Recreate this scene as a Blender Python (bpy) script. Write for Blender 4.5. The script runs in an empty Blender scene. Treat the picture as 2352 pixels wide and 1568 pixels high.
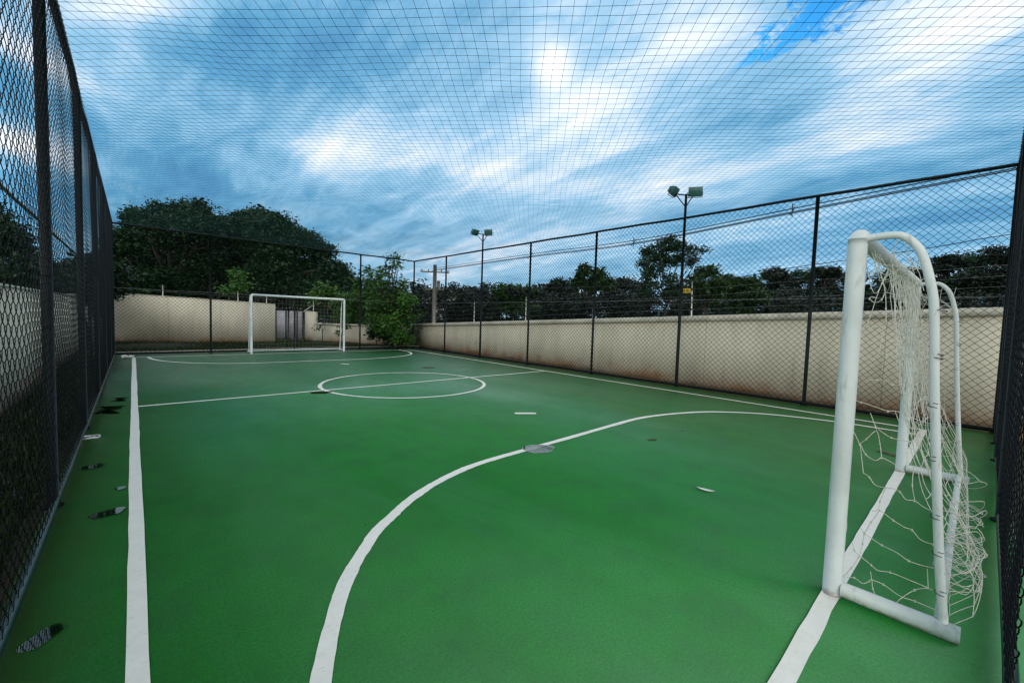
import bpy, math, random
import numpy as np
R3 = math.radians
rng = np.random.default_rng(7)
random.seed(7)
SC = bpy.context.scene
COL = SC.collection

# ------------------------------------------------------------------ camera
CAM_H = 1.43
RIGHT = np.array([0.74302, -0.66854, 0.03133])
DOWN = np.array([-0.01311, -0.06135, -0.99803])
FWD = np.array([0.66914, 0.74114, -0.05435])
FPX = 964.27            # focal length in pixels of a 2352 px wide picture
from mathutils import Matrix, Vector
cam = bpy.data.cameras.new('camera')
cam.sensor_width = 36.0
cam.lens = 36.0 * FPX / 2352.0
cam.clip_start = 0.02
cam.clip_end = 3000
camo = bpy.data.objects.new('camera', cam)
COL.objects.link(camo)
M = Matrix(((RIGHT[0], -DOWN[0], -FWD[0], 0), (RIGHT[1], -DOWN[1], -FWD[1], 0), (RIGHT[2], -DOWN[2], -FWD[2], CAM_H), (0, 0, 0, 1)))
camo.matrix_world = M
SC.camera = camo

def ray(u, v):
    return (RIGHT * (u - 1176) + DOWN * (v - 784) + FWD * FPX) / FPX

def at(u, v, depth):
    q = ray(u, v) * depth
    return np.array([q[0], q[1], q[2] + CAM_H])

# ------------------------------------------------------------------ tagging
def tag(o, label=None, cat=None, group=None, kind=None):
    if label: o['label'] = label
    if cat: o['category'] = cat
    if group: o['group'] = group
    if kind: o['kind'] = kind
    return o

def empty(name, loc=(0, 0, 0), parent=None):
    o = bpy.data.objects.new(name, None)
    o.empty_display_size = 0.2
    COL.objects.link(o)
    o.location = loc
    if parent: o.parent = parent
    return o

# ------------------------------------------------------------------ mesh builder
class MB:
    def __init__(s):
        s.v = []; s.f = []; s.n = 0
    def add(s, V, F):
        V = np.asarray(V, float).reshape(-1, 3); F = np.asarray(F, int)
        s.v.append(V)
        if len(F): s.f.append((F + s.n))
        s.n += len(V)
        return s
    def quadbox(s, c, sz, rot=None):
        c = np.array(c, float); h = np.array(sz, float) / 2
        P = np.array([[x, y, z] for x in (-1, 1) for y in (-1, 1) for z in (-1, 1)], float) * h
        if rot is not None: P = P @ np.array(rot).T
        F = [(0, 1, 3, 2), (4, 6, 7, 5), (0, 4, 5, 1), (2, 3, 7, 6), (0, 2, 6, 4), (1, 5, 7, 3)]
        return s.add(P + c, F)
    def tube(s, pts, r, n=8, caps=True):
        P = np.asarray(pts, float); m = len(P)
        r = np.full(m, r, float) if np.isscalar(r) else np.asarray(r, float)
        T = np.gradient(P, axis=0); T /= np.linalg.norm(T, axis=1)[:, None] + 1e-12
        ref = np.array([0, 0, 1.]) if abs(T[0][2]) < .9 else np.array([1., 0, 0])
        a = np.arange(n) * 2 * np.pi / n
        N = np.cross(T[0], ref); N /= np.linalg.norm(N)
        V = []
        for i in range(m):
            N = N - T[i] * (N @ T[i]); N /= np.linalg.norm(N) + 1e-12
            B = np.cross(T[i], N)
            V.append(P[i] + r[i] * (np.cos(a)[:, None] * N + np.sin(a)[:, None] * B))
        V = np.concatenate(V)
        i = np.arange(m - 1)[:, None] * n; j = np.arange(n)[None]; k = (j + 1) % n
        F = np.stack([i + j, i + k, i + n + k, i + n + j], -1).reshape(-1, 4)
        s.add(V, F)
        if caps:
            b = s.n - m * n
            for st, sgn in ((0, 1), ((m - 1) * n, -1)):
                c = V[st:st + n].mean(0); s.v.append(c[None]); ci = s.n; s.n += 1
                q = np.array([[b + st + x, ci, ci, b + st + (x + 1) % n] for x in range(n)])
                s.f.append(np.concatenate([q[:, [0, 3, 1]] if sgn > 0 else q[:, [0, 1, 3]]]))
        return s
    def strands(s, P, r, n=3, ref=(0, 0, 1)):
        P = np.asarray(P, float); K, m, _ = P.shape
        T = np.gradient(P, axis=1); T /= np.linalg.norm(T, axis=2)[..., None] + 1e-12
        rf = np.array(ref, float)
        N = np.cross(T, rf); N /= np.linalg.norm(N, axis=2)[..., None] + 1e-9
        B = np.cross(T, N)
        a = np.arange(n) * 2 * np.pi / n
        V = P[:, :, None] + r * (np.cos(a)[None, None, :, None] * N[:, :, None] + np.sin(a)[None, None, :, None] * B[:, :, None])
        k = np.arange(K)[:, None, None] * (m * n); i = np.arange(m - 1)[None, :, None] * n; j = np.arange(n)[None, None]
        jn = (j + 1) % n
        F = np.stack([k + i + j, k + i + jn, k + i + n + jn, k + i + n + j], -1).reshape(-1, 4)
        return s.add(V.reshape(-1, 3), F)
    def build(s, name, mat, parent=None, smooth=False):
        me = bpy.data.meshes.new(name)
        V = np.concatenate(s.v).astype(np.float32)
        me.vertices.add(len(V)); me.vertices.foreach_set('co', V.ravel())
        F = s.f
        tot = np.concatenate([np.full(len(f), f.shape[1]) for f in F])
        idx = np.concatenate([f.ravel() for f in F])
        me.loops.add(len(idx)); me.loops.foreach_set('vertex_index', idx.astype(np.int32))
        me.polygons.add(len(tot))
        st = np.concatenate([[0], np.cumsum(tot)[:-1]])
        me.polygons.foreach_set('loop_start', st.astype(np.int32))
        try: me.polygons.foreach_set('loop_total', tot.astype(np.int32))
        except Exception: pass
        if smooth: me.polygons.foreach_set('use_smooth', np.ones(len(tot), bool))
        me.update(calc_edges=True); me.validate()
        me.materials.append(mat)
        o = bpy.data.objects.new(name, me)
        COL.objects.link(o)
        if parent: o.parent = parent
        return o

def bevelled(name, c, sz, mat, bev=.01, parent=None, rot=None, seg=2):
    o = MB().quadbox((0, 0, 0), sz).build(name, mat, parent)
    o.location = c
    if rot is not None: o.rotation_euler = rot
    b = o.modifiers.new('bevel', 'BEVEL'); b.width = bev; b.segments = seg
    return o

def smooth_path(P, n=6):
    P = np.asarray(P, float)
    if len(P) < 3: return P
    Q = np.vstack([2 * P[0] - P[1], P, 2 * P[-1] - P[-2]])
    out = []
    for i in range(1, len(Q) - 2):
        p0, p1, p2, p3 = Q[i - 1:i + 3]
        for t in np.arange(n) / n:
            out.append(.5 * ((2 * p1) + (-p0 + p2) * t + (2 * p0 - 5 * p1 + 4 * p2 - p3) * t * t + (-p0 + 3 * p1 - 3 * p2 + p3) * t ** 3))
    out.append(P[-1])
    return np.array(out)

# ------------------------------------------------------------------ materials
def mat(name):
    m = bpy.data.materials.new(name); m.use_nodes = True
    return m, m.node_tree, m.node_tree.nodes['Principled BSDF']

class G:
    """small helper round a node tree"""
    def __init__(s, nt): s.nt = nt
    def n(s, t, **k):
        x = s.nt.nodes.new(t)
        for a, b in k.items(): setattr(x, a, b)
        return x
    def l(s, a, b): s.nt.links.new(a, b)
    def put(s, sock, v):
        if hasattr(v, 'node'): s.l(v, sock)
        else: sock.default_value = v
    def math(s, op, a, b=0.0, c=None, clamp=False):
        x = s.n('ShaderNodeMath', operation=op, use_clamp=clamp)
        s.put(x.inputs[0], a); s.put(x.inputs[1], b)
        if c is not None: s.put(x.inputs[2], c)
        return x.outputs[0]
    def mix(s, f, a, b, mode='MIX'):
        x = s.n('ShaderNodeMix', data_type='RGBA', blend_type=mode)
        s.put(x.inputs[0], f); s.put(x.inputs[6], a); s.put(x.inputs[7], b)
        return x.outputs[2]
    def noise(s, vec, scale, detail=3, rough=.5, dist=0):
        x = s.n('ShaderNodeTexNoise')
        if vec is not None: s.l(vec, x.inputs['Vector'])
        x.inputs['Scale'].default_value = scale; x.inputs['Detail'].default_value = detail
        x.inputs['Roughness'].default_value = rough; x.inputs['Distortion'].default_value = dist
        return x.outputs['Fac']
    def ramp(s, f, stops):
        x = s.n('ShaderNodeValToRGB'); s.l(f, x.inputs[0]); e = x.color_ramp.elements
        while len(e) < len(stops): e.new(.5)
        for i, (p, c) in enumerate(stops):
            e[i].position = p
            e[i].color = (c, c, c, 1) if np.isscalar(c) else (*c, 1)
        return x.outputs['Color']
    def geo(s): return s.n('ShaderNodeNewGeometry').outputs['Position']
    def xyz(s, v):
        x = s.n('ShaderNodeSeparateXYZ'); s.l(v, x.inputs[0]); return x.outputs
    def mapping(s, v, scale=(1, 1, 1), rot=(0, 0, 0), loc=(0, 0, 0)):
        x = s.n('ShaderNodeMapping'); s.l(v, x.inputs[0])
        x.inputs['Scale'].default_value = scale; x.inputs['Rotation'].default_value = rot; x.inputs['Location'].default_value = loc
        return x.outputs[0]
    def bump(s, h, strength=.3, dist=.01):
        x = s.n('ShaderNodeBump'); s.l(h, x.inputs['Height'])
        x.inputs['Strength'].default_value = strength; x.inputs['Distance'].default_value = dist
        return x.outputs[0]

def simple(name, c1, c2=None, scale=8, rough=.5, metallic=0, spec=.5, bump=0, bscale=40, lo=.35, hi=.65):
    m, nt, b = mat(name); g = G(nt); p = g.geo()
    if c2 is None: c2 = tuple(x * .7 for x in c1)
    f = g.ramp(g.noise(p, scale, 5, .6), [(lo, 0.), (hi, 1.)])
    g.l(g.mix(f, (*c1, 1), (*c2, 1)), b.inputs['Base Color'])
    b.inputs['Roughness'].default_value = rough; b.inputs['Metallic'].default_value = metallic
    b.inputs['Specular IOR Level'].default_value = spec
    if bump: g.l(g.bump(g.noise(p, bscale, 4, .6), bump, .01), b.inputs['Normal'])
    return m

SIDE_NET = [[(0.416,0.919),(0.376,0.837),(0.366,0.767),(0.353,0.691)],[(0.376,0.837),(0.349,0.873),(0.315,0.919),(0.3,0.855),(0.288,0.792)],[(0.376,0.837),(0.35,0.79),(0.309,0.771),(0.288,0.788),(0.26,0.777),(0.233,0.767)],[(0.307,0.928),(0.257,0.899),(0.204,0.897),(0.173,0.901)],[(0.353,0.691),(0.329,0.675),(0.304,0.642),(0.263,0.645),(0.231,0.651),(0.209,0.639),(0.187,0.611),(0.156,0.611),(0.125,0.597),(0.09,0.582),(0.066,0.584)],[(0.263,0.645),(0.28,0.564),(0.28,0.519)],[(0.305,0.511),(0.28,0.519),(0.261,0.515),(0.226,0.487),(0.183,0.471),(0.157,0.463),(0.125,0.434),(0.081,0.431),(0.055,0.446)],[(0.28,0.519),(0.307,0.448),(0.331,0.377)],[(0.35,0.393),(0.331,0.377),(0.311,0.374),(0.261,0.346),(0.202,0.339),(0.158,0.315),(0.103,0.31),(0.048,0.327)],[(0.331,0.377),(0.334,0.322),(0.342,0.257)],[(0.374,0.313),(0.363,0.278),(0.342,0.257),(0.294,0.226),(0.265,0.216),(0.221,0.222),(0.158,0.217),(0.087,0.213),(0.047,0.202),(0.019,0.199)],[(0.342,0.257),(0.372,0.173),(0.405,0.109)],[(0.405,0.109),(0.357,0.125),(0.322,0.119),(0.297,0.136),(0.287,0.156),(0.244,0.144),(0.178,0.122),(0.126,0.117),(0.052,0.122),(0.015,0.129)],[(0.287,0.156),(0.294,0.195)],[(0.287,0.156),(0.281,0.109),(0.261,0.066),(0.232,0.044)],[(0.087,0.213),(0.13,0.177),(0.173,0.121),(0.189,0.083),(0.184,0.055),(0.153,0.051)],[(0.424,0.116),(0.403,0.071),(0.341,0.047),(0.237,0.034),(0.147,0.04),(0.072,0.047),(0.024,0.053)],[(0.195,0.057),(0.123,0.068),(0.057,0.048)],[(0.423,0.568),(0.412,0.486),(0.403,0.379),(0.414,0.312),(0.42,0.214),(0.427,0.115)],[(0.429,0.574),(0.43,0.479),(0.43,0.384),(0.428,0.29),(0.417,0.215)],[(0.17,0.767),(0.168,0.689),(0.156,0.611)],[(0.093,0.306),(0.085,0.218)],[(0.069,0.401),(0.077,0.324)],[(0.404,1.813),(0.367,1.772),(0.326,1.754),(0.287,1.748),(0.233,1.74),(0.191,1.72),(0.17,1.711),(0.144,1.685)],[(0.357,1.756),(0.384,1.717),(0.358,1.723),(0.325,1.728)],[(0.357,1.756),(0.342,1.696),(0.324,1.621),(0.316,1.539),(0.312,1.472)],[(0.319,1.731),(0.338,1.666),(0.356,1.591),(0.37,1.523),(0.383,1.454),(0.365,1.444),(0.339,1.444),(0.312,1.472)],[(0.324,1.621),(0.333,1.583),(0.361,1.569),(0.382,1.588),(0.374,1.599),(0.356,1.591)],[(0.324,1.621),(0.29,1.609),(0.251,1.601),(0.209,1.603),(0.167,1.585),(0.12,1.539)],[(0.312,1.472),(0.269,1.454),(0.237,1.446),(0.19,1.452),(0.148,1.441),(0.108,1.418)],[(0.321,1.434),(0.325,1.358),(0.331,1.313),(0.35,1.288),(0.376,1.286)],[(0.332,1.335),(0.3,1.312),(0.266,1.3),(0.228,1.307),(0.191,1.303),(0.143,1.275),(0.098,1.262)],[(0.366,1.171),(0.326,1.177),(0.292,1.177),(0.268,1.162),(0.23,1.167),(0.204,1.163)],[(0.42,1.058),(0.383,1.056),(0.323,1.04),(0.277,1.029),(0.252,1.034),(0.211,1.023),(0.163,1.003),(0.101,0.994),(0.072,0.987)],[(0.252,1.034),(0.235,0.981)],[(0.344,1.005),(0.32,0.94),(0.316,0.922)],[(0.408,1.79),(0.409,1.692),(0.41,1.6)],[(0.233,1.74),(0.213,1.668),(0.199,1.603),(0.192,1.525)],[(0.287,1.748),(0.302,1.811),(0.29,1.882)],[(0.233,1.74),(0.251,1.813),(0.278,1.874)],[(0.213,1.746),(0.21,1.788),(0.215,1.831)]]
# ------------------------------------------------------------------ light
SUN = np.array([0.624, 0.598, 0.504])
SUN_EL = math.asin(0.504); SUN_AZ = math.atan2(0.624, 0.598)
sl = bpy.data.lights.new('sun', 'SUN'); sl.energy = .5; sl.angle = R3(100); sl.color = (1.0, .96, .9)
so = bpy.data.objects.new('sun', sl); COL.objects.link(so)
so.rotation_euler = Vector(SUN.tolist()).to_track_quat('Z', 'Y').to_euler()
so.location = (0, 0, 30)

F0 = np.array([math.sin(.7344), math.cos(.7344)]); R0 = np.array([math.cos(.7344), -math.sin(.7344)])
def cloud_plane(u, v):
    q = ray(u, v); q = q / np.linalg.norm(q)
    return (q[:2] @ F0) / (q[2] + .17), (q[:2] @ R0) / (q[2] + .17)

def build_sky():
    w = bpy.data.worlds.new('World'); SC.world = w; w.use_nodes = True
    nt = w.node_tree; g = G(nt); bg = nt.nodes['Background']
    d = g.n('ShaderNodeTexCoord').outputs['Generated']
    x, y, z = g.xyz(d)
    zz = g.math('ADD', g.math('MAXIMUM', z, 0.0), .17)
    a = g.math('DIVIDE', g.math('ADD', g.math('MULTIPLY', x, float(F0[0])), g.math('MULTIPLY', y, float(F0[1]))), zz)
    b = g.math('DIVIDE', g.math('ADD', g.math('MULTIPLY', x, float(R0[0])), g.math('MULTIPLY', y, float(R0[1]))), zz)
    # the cloud streets run off towards the far left
    al_ = g.math('MULTIPLY', g.math('SUBTRACT', a, g.math('MULTIPLY', b, 1.0)), .70711)
    ac_ = g.math('MULTIPLY', g.math('ADD', a, b), .70711)
    def vec(sa, sb, off=0.0):
        c = g.n('ShaderNodeCombineXYZ')
        g.put(c.inputs[0], g.math('MULTIPLY', al_, sa)); g.put(c.inputs[1], g.math('MULTIPLY', ac_, sb)); c.inputs[2].default_value = off
        return c.outputs[0]
    big = g.noise(vec(.55, 1.2, 3.1), 1.0, 3, .5, .5)
    strk = g.noise(vec(.45, 2.6, 7.7), 1.15, 4, .55, .5)
    fine = g.noise(vec(2.0, 4.2, 1.3), 1.8, 8, .68, .9)
    puff = g.noise(vec(1.3, 1.9, 9.), 1.4, 8, .62, .5)
    t = g.math('MULTIPLY_ADD', big, .55, -.02)
    t = g.math('MULTIPLY_ADD', puff, .50, t)
    t = g.math('MULTIPLY_ADD', strk, .62, t)
    t = g.math('MULTIPLY_ADD', fine, .50, t)
    t = g.math('ADD', t, -.55)
    # cloud banks and thinner parts (u, v, radius u, radius v, weight)
    for (u, v, ru, rv, wgt) in BANKS:
        a0, b0 = cloud_plane(u, v)
        a1, _ = cloud_plane(u, v + rv); a2, _ = cloud_plane(u, v - rv)
        _, b1 = cloud_plane(u + ru, v)
        sa = abs(a1 - a2) / 2; sb = abs(b1 - b0)
        da = g.math('DIVIDE', g.math('SUBTRACT', a, float(a0)), float(sa)); db = g.math('DIVIDE', g.math('SUBTRACT', b, float(b0)), float(sb))
        r2 = g.math('ADD', g.math('MULTIPLY', da, da), g.math('MULTIPLY', db, db))
        t = g.math('MULTIPLY_ADD', g.math('EXPONENT', g.math('MULTIPLY', r2, -1.0)), wgt, t)
    # sun veiled by cloud
    dt = g.n('ShaderNodeVectorMath', operation='DOT_PRODUCT'); g.l(d, dt.inputs[0]); dt.inputs[1].default_value = tuple(SUN / np.linalg.norm(SUN))
    dn = g.n('ShaderNodeVectorMath', operation='NORMALIZE'); g.l(d, dn.inputs[0]); g.l(dn.outputs[0], dt.inputs[0])
    c = g.math('SUBTRACT', 1.0, dt.outputs['Value'])
    jit = g.math('MULTIPLY_ADD', fine, 1.2, .4)
    glow = g.math('EXPONENT', g.math('MULTIPLY', g.math('MULTIPLY', c, jit), -1300.0))
    glow2 = g.math('EXPONENT', g.math('MULTIPLY', c, -45.0))
    t = g.math('MULTIPLY_ADD', glow, .38, t); t = g.math('MULTIPLY_ADD', glow2, .05, t)
    cloud = g.ramp(t, [(0.0, (.020, .11, .28)), (.20, (.048, .20, .41)), (.40, (.09, .31, .52)), (.60, (.25, .49, .70)), (.78, (.58, .71, .85)), (.98, (.97, .98, 1.0))])
    # the torn gap where clear blue shows
    a0, b0 = cloud_plane(1885, 30); a1, b1 = cloud_plane(1690, 165)
    L = math.hypot(a1 - a0, b1 - b0); ca, sa_ = (a1 - a0) / L, (b1 - b0) / L
    wob = g.math('MULTIPLY_ADD', g.noise(vec(5, 5, 2.), 2.2, 9, .72, .8), .42, -.21)
    ra = g.math('SUBTRACT', a, a0); rb = g.math('SUBTRACT', b, b0)
    along = g.math('ADD', g.math('MULTIPLY', ra, ca), g.math('MULTIPLY', rb, sa_))
    across = g.math('ADD', g.math('ADD', g.math('MULTIPLY', ra, -sa_), g.math('MULTIPLY', rb, ca)), wob)
    al = g.math('DIVIDE', along, L * 1.0); ac = g.math('DIVIDE', across, .060)
    wid = g.math('MAXIMUM', g.math('SUBTRACT', 1.15, al), .05)
    gm = g.math('SUBTRACT', 1.25, g.math('ADD', g.math('DIVIDE', g.math('MULTIPLY', ac, ac), wid), g.math('POWER', g.math('MAXIMUM', al, 0.0), 4.0)))
    gm = g.math('MULTIPLY', gm, 1.0, clamp=True)
    sk = g.n('ShaderNodeTexSky', sky_type='NISHITA'); sk.sun_disc = False
    sk.sun_elevation = SUN_EL; sk.sun_rotation = SUN_AZ; sk.altitude = 700
    clear = g.mix(1.0, sk.outputs[0], (.002, .075, .135, 1), 'MULTIPLY')
    colr = g.mix(g.math('MULTIPLY', gm, .93), cloud, clear)
    # a share of the clear sky's own gradient everywhere behind thin cloud
    colr = g.mix(.06, colr, g.mix(1.0, sk.outputs[0], (.1, .1, .1, 1), 'MULTIPLY'))
    # extra brightness added to the unseen sky behind the photographer, lighting the walls
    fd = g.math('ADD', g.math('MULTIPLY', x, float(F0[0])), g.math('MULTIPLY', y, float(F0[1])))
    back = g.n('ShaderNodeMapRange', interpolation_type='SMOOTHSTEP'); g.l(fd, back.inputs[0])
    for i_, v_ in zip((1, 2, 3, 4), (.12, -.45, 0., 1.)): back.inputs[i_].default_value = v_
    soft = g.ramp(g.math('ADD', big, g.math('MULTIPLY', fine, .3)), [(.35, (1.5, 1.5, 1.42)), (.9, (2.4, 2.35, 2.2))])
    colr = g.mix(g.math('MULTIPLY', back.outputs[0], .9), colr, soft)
    # unseen sky overhead darkened, added to dim light on the near floor
    oh = g.n('ShaderNodeMapRange', interpolation_type='SMOOTHSTEP'); g.l(z, oh.inputs[0])
    for i_, v_ in zip((1, 2, 3, 4), (.62, .82, 0., 1.)): oh.inputs[i_].default_value = v_
    colr = g.mix(oh.outputs[0], colr, (.19, .24, .28, 1))
    # ground side of the sphere
    lowf = g.math('GREATER_THAN', z, -.01)
    colr = g.mix(lowf, (.05, .06, .05, 1), colr)
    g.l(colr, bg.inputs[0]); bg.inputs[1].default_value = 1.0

BANKS = [(20, 320, 110, 110, .50), (60, 120, 70, 100, .40), (300, 10, 240, 50, .22), (600, 400, 120, 40, .10), (2150, 110, 280, 220, .34), (1290, 410, 420, 65, .26), (860, 350, 190, 45, .24), (2080, 330, 330, 80, .18),
         (1340, 260, 130, 100, .14), (760, 140, 320, 120, -.32), (330, 380, 190, 130, -.12), (1080, 60, 140, 90, -.10), (2150, 500, 300, 70, -.12), (1780, 280, 70, 80, -.14),
         (1620, 70, 130, 100, .20), (1000, 560, 500, 70, .10), (1500, 330, 160, 90, .08), (1750, 600, 500, 60, .02)]
build_sky()

# ------------------------------------------------------------------ materials
def floor_mat():
    m, nt, b = mat('green court paint'); g = G(nt); p = g.geo()
    big = g.noise(p, .55, 4, .55); mid = g.noise(p, 3.2, 5, .6); fin = g.noise(p, 75, 4, .8)
    c = g.mix(g.ramp(big, [(.3, 0.), (.7, 1.)]), (*FLOOR_A, 1), (*FLOOR_B, 1))
    c = g.mix(g.math('MULTIPLY', g.ramp(mid, [(.42, 0.), (.66, 1.)]), .55), c, (.016, .10, .03, 1))
    sm = g.ramp(g.noise(g.mapping(p, scale=(1, .35, 1), rot=(0, 0, .7)), 1.6, 6, .7, .6), [(.42, 0.), (.62, 1.)])
    c = g.mix(g.math('MULTIPLY', sm, .45), c, (.03, .20, .06, 1))
    c = g.mix(g.math('MULTIPLY', g.ramp(fin, [(.38, 1.), (.58, 0.)]), .6), c, (.005, .07, .015, 1))
    # brown silt carried in along the edges under the fences
    x, y, z = g.xyz(p)
    ex = g.math('MINIMUM', g.math('SUBTRACT', x, -.475), g.math('SUBTRACT', 9.3, x))
    ey = g.math('SUBTRACT', 16.95, y)
    e = g.math('MINIMUM', ex, ey)
    en = g.math('MULTIPLY_ADD', mid, .5, e)
    df = g.math('MULTIPLY', g.ramp(en, [(.24, 1.), (.60, 0.)]), .8)
    c = g.mix(df, c, (.035, .055, .018, 1))
    s1 = g.ramp(g.noise(g.mapping(p, scale=(.35, 4.5, 1), rot=(0, 0, .9)), 9, 4, .7, .3), [(.66, 0.), (.72, 1.)])
    s2 = g.ramp(g.noise(g.mapping(p, scale=(.3, 5, 1), rot=(0, 0, -.5)), 7, 4, .7, .3), [(.68, 0.), (.74, 1.)])
    c = g.mix(g.math('MULTIPLY', s1, .5), c, (.05, .18, .08, 1))
    c = g.mix(g.math('MULTIPLY', s2, .5), c, (.008, .06, .015, 1))
    bl_ = g.ramp(g.noise(p, 5.5, 6, .75), [(.60, 0.), (.70, 1.)])
    c = g.mix(g.math('MULTIPLY', bl_, .45), c, (.012, .085, .022, 1))
    # specks of dirt and a hairline joint across the slab
    v = g.n('ShaderNodeTexVoronoi'); v.inputs['Scale'].default_value = 2.3; g.l(p, v.inputs['Vector'])
    sp = g.math('LESS_THAN', v.outputs['Distance'], .028)
    c = g.mix(g.math('MULTIPLY', sp, .7), c, (.006, .03, .008, 1))
    v2 = g.n('ShaderNodeTexVoronoi'); v2.inputs['Scale'].default_value = 7.; g.l(g.mapping(p, scale=(1, .8, 1)), v2.inputs['Vector'])
    c = g.mix(g.math('MULTIPLY', g.math('LESS_THAN', v2.outputs['Distance'], .035), .5), c, (.02, .05, .012, 1))
    P0 = np.array([1.87, 3.02]); P1 = np.array([2.42, .95]); dd = (P1 - P0) / np.linalg.norm(P1 - P0)
    cr = g.math('ADD', g.math('MULTIPLY', g.math('SUBTRACT', x, float(P0[0])), float(-dd[1])), g.math('MULTIPLY', g.math('SUBTRACT', y, float(P0[1])), float(dd[0])))
    cr = g.math('MULTIPLY_ADD', g.noise(p, 6, 3, .5), .02, cr)
    ln = g.math('LESS_THAN', g.math('ABSOLUTE', cr), .0032)
    ln = g.math('MULTIPLY', ln, g.math('LESS_THAN', y, 3.3))
    c = g.mix(g.math('MULTIPLY', ln, .45), c, (.006, .05, .012, 1))
    g.l(c, b.inputs['Base Color'])
    rg = g.ramp(g.noise(g.mapping(p, scale=(1, .5, 1)), .8, 5, .65, .4), [(.3, .34), (.7, .56)])
    g.l(rg, b.inputs['Roughness']); b.inputs['Specular IOR Level'].default_value = .5; b.inputs['IOR'].default_value = 1.62; b.inputs['Specular Tint'].default_value = (.55, 1, .7, 1)
    g.l(g.bump(g.noise(p, 240, 2, .6), .35, .0015), b.inputs['Normal'])
    return m
FLOOR_A = (.006, .152, .013); FLOOR_B = (.014, .215, .026)

def line_mat():
    m, nt, b = mat('white line paint'); g = G(nt); p = g.geo()
    c = g.mix(g.ramp(g.noise(p, 9, 5, .65), [(.3, 0.), (.75, 1.)]), (.88, .85, .78, 1), (.78, .76, .68, 1))
    sc = g.ramp(g.noise(g.mapping(p, scale=(1, 2.2, 1), rot=(0, 0, .5)), 26, 5, .75), [(.58, 0.), (.72, 1.)])
    c = g.mix(g.math('MULTIPLY', sc, .55), c, (.30, .36, .28, 1))
    wn = g.ramp(g.noise(p, 60, 5, .8), [(.66, 0.), (.70, 1.)])
    c = g.mix(g.math('MULTIPLY', wn, .7), c, (.03, .14, .04, 1))
    g.l(c, b.inputs['Base Color']); b.inputs['Roughness'].default_value = .45
    return m

def wall_mat(name, top_fn=None):
    """cream plaster, rain grime from the top and red earth splashed up from the foot"""
    m, nt, b = mat(name); g = G(nt); p = g.geo()
    x, y, z = g.xyz(p)
    n1 = g.noise(p, 1.1, 5, .6); n2 = g.noise(g.mapping(p, scale=(1, 1, .18)), 3.5, 5, .6); n3 = g.noise(p, 2.4, 5, .65)
    c = g.mix(g.ramp(n1, [(.3, 0.), (.7, 1.)]), (.64, .605, .48, 1), (.55, .52, .41, 1))
    c = g.mix(g.math('MULTIPLY', g.ramp(n2, [(.45, 0.), (.72, 1.)]), .40), c, (.40, .35, .26, 1))
    h = g.math('SUBTRACT', z, g.math('MULTIPLY', n3, .75))
    red = g.ramp(g.math('ADD', h, .5), [(.14, 1.), (.41, 0.)])
    pat = g.ramp(g.noise(g.mapping(p, scale=(1, 1, .3)), .75, 4, .7), [(.36, .12), (.58, 1.)])
    c = g.mix(g.math('MULTIPLY', g.math('MULTIPLY', red, pat), .9), c, (.42, .20, .07, 1))
    drip = g.ramp(g.noise(g.mapping(p, scale=(7, 7, .35)), 1.2, 4, .65), [(.60, 0.), (.72, 1.)])
    c = g.mix(g.math('MULTIPLY', drip, .30), c, (.26, .24, .19, 1))
    # fine shrinkage cracks between render panels
    sx, sy, sz = g.xyz(p)
    pan = g.math('ABSOLUTE', g.math('SUBTRACT', g.math('FRACT', g.math('DIVIDE', g.math('MULTIPLY_ADD', n3, .05, g.math('ADD', sx, sy)), 3.1)), .5))
    c = g.mix(g.math('MULTIPLY', g.math('LESS_THAN', pan, .0022), .55), c, (.16, .14, .10, 1))
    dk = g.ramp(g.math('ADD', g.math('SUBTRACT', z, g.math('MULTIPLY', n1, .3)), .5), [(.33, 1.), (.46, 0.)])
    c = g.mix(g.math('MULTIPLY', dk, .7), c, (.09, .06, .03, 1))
    g.l(c, b.inputs['Base Color']); b.inputs['Roughness'].default_value = .85
    g.l(g.bump(g.noise(p, 55, 4, .7), .35, .01), b.inputs['Normal'])
    return m

def leaf_mat(name, c1, c2, rough=.45, trans=.0):
    m, nt, b = mat(name); g = G(nt)
    geo = g.n('ShaderNodeNewGeometry')
    f = geo.outputs['Random Per Island']
    c = g.mix(f, (*c1, 1), (*c2, 1))
    n = g.ramp(g.noise(geo.outputs['Position'], .7, 3, .6), [(.35, 0.), (.65, 1.)])
    c = g.mix(g.math('MULTIPLY', n, .5), c, (c1[0] * .5, c1[1] * .55, c1[2] * .5, 1))
    g.l(c, b.inputs['Base Color']); b.inputs['Roughness'].default_value = rough; b.inputs['Specular IOR Level'].default_value = .25
    return m

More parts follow.
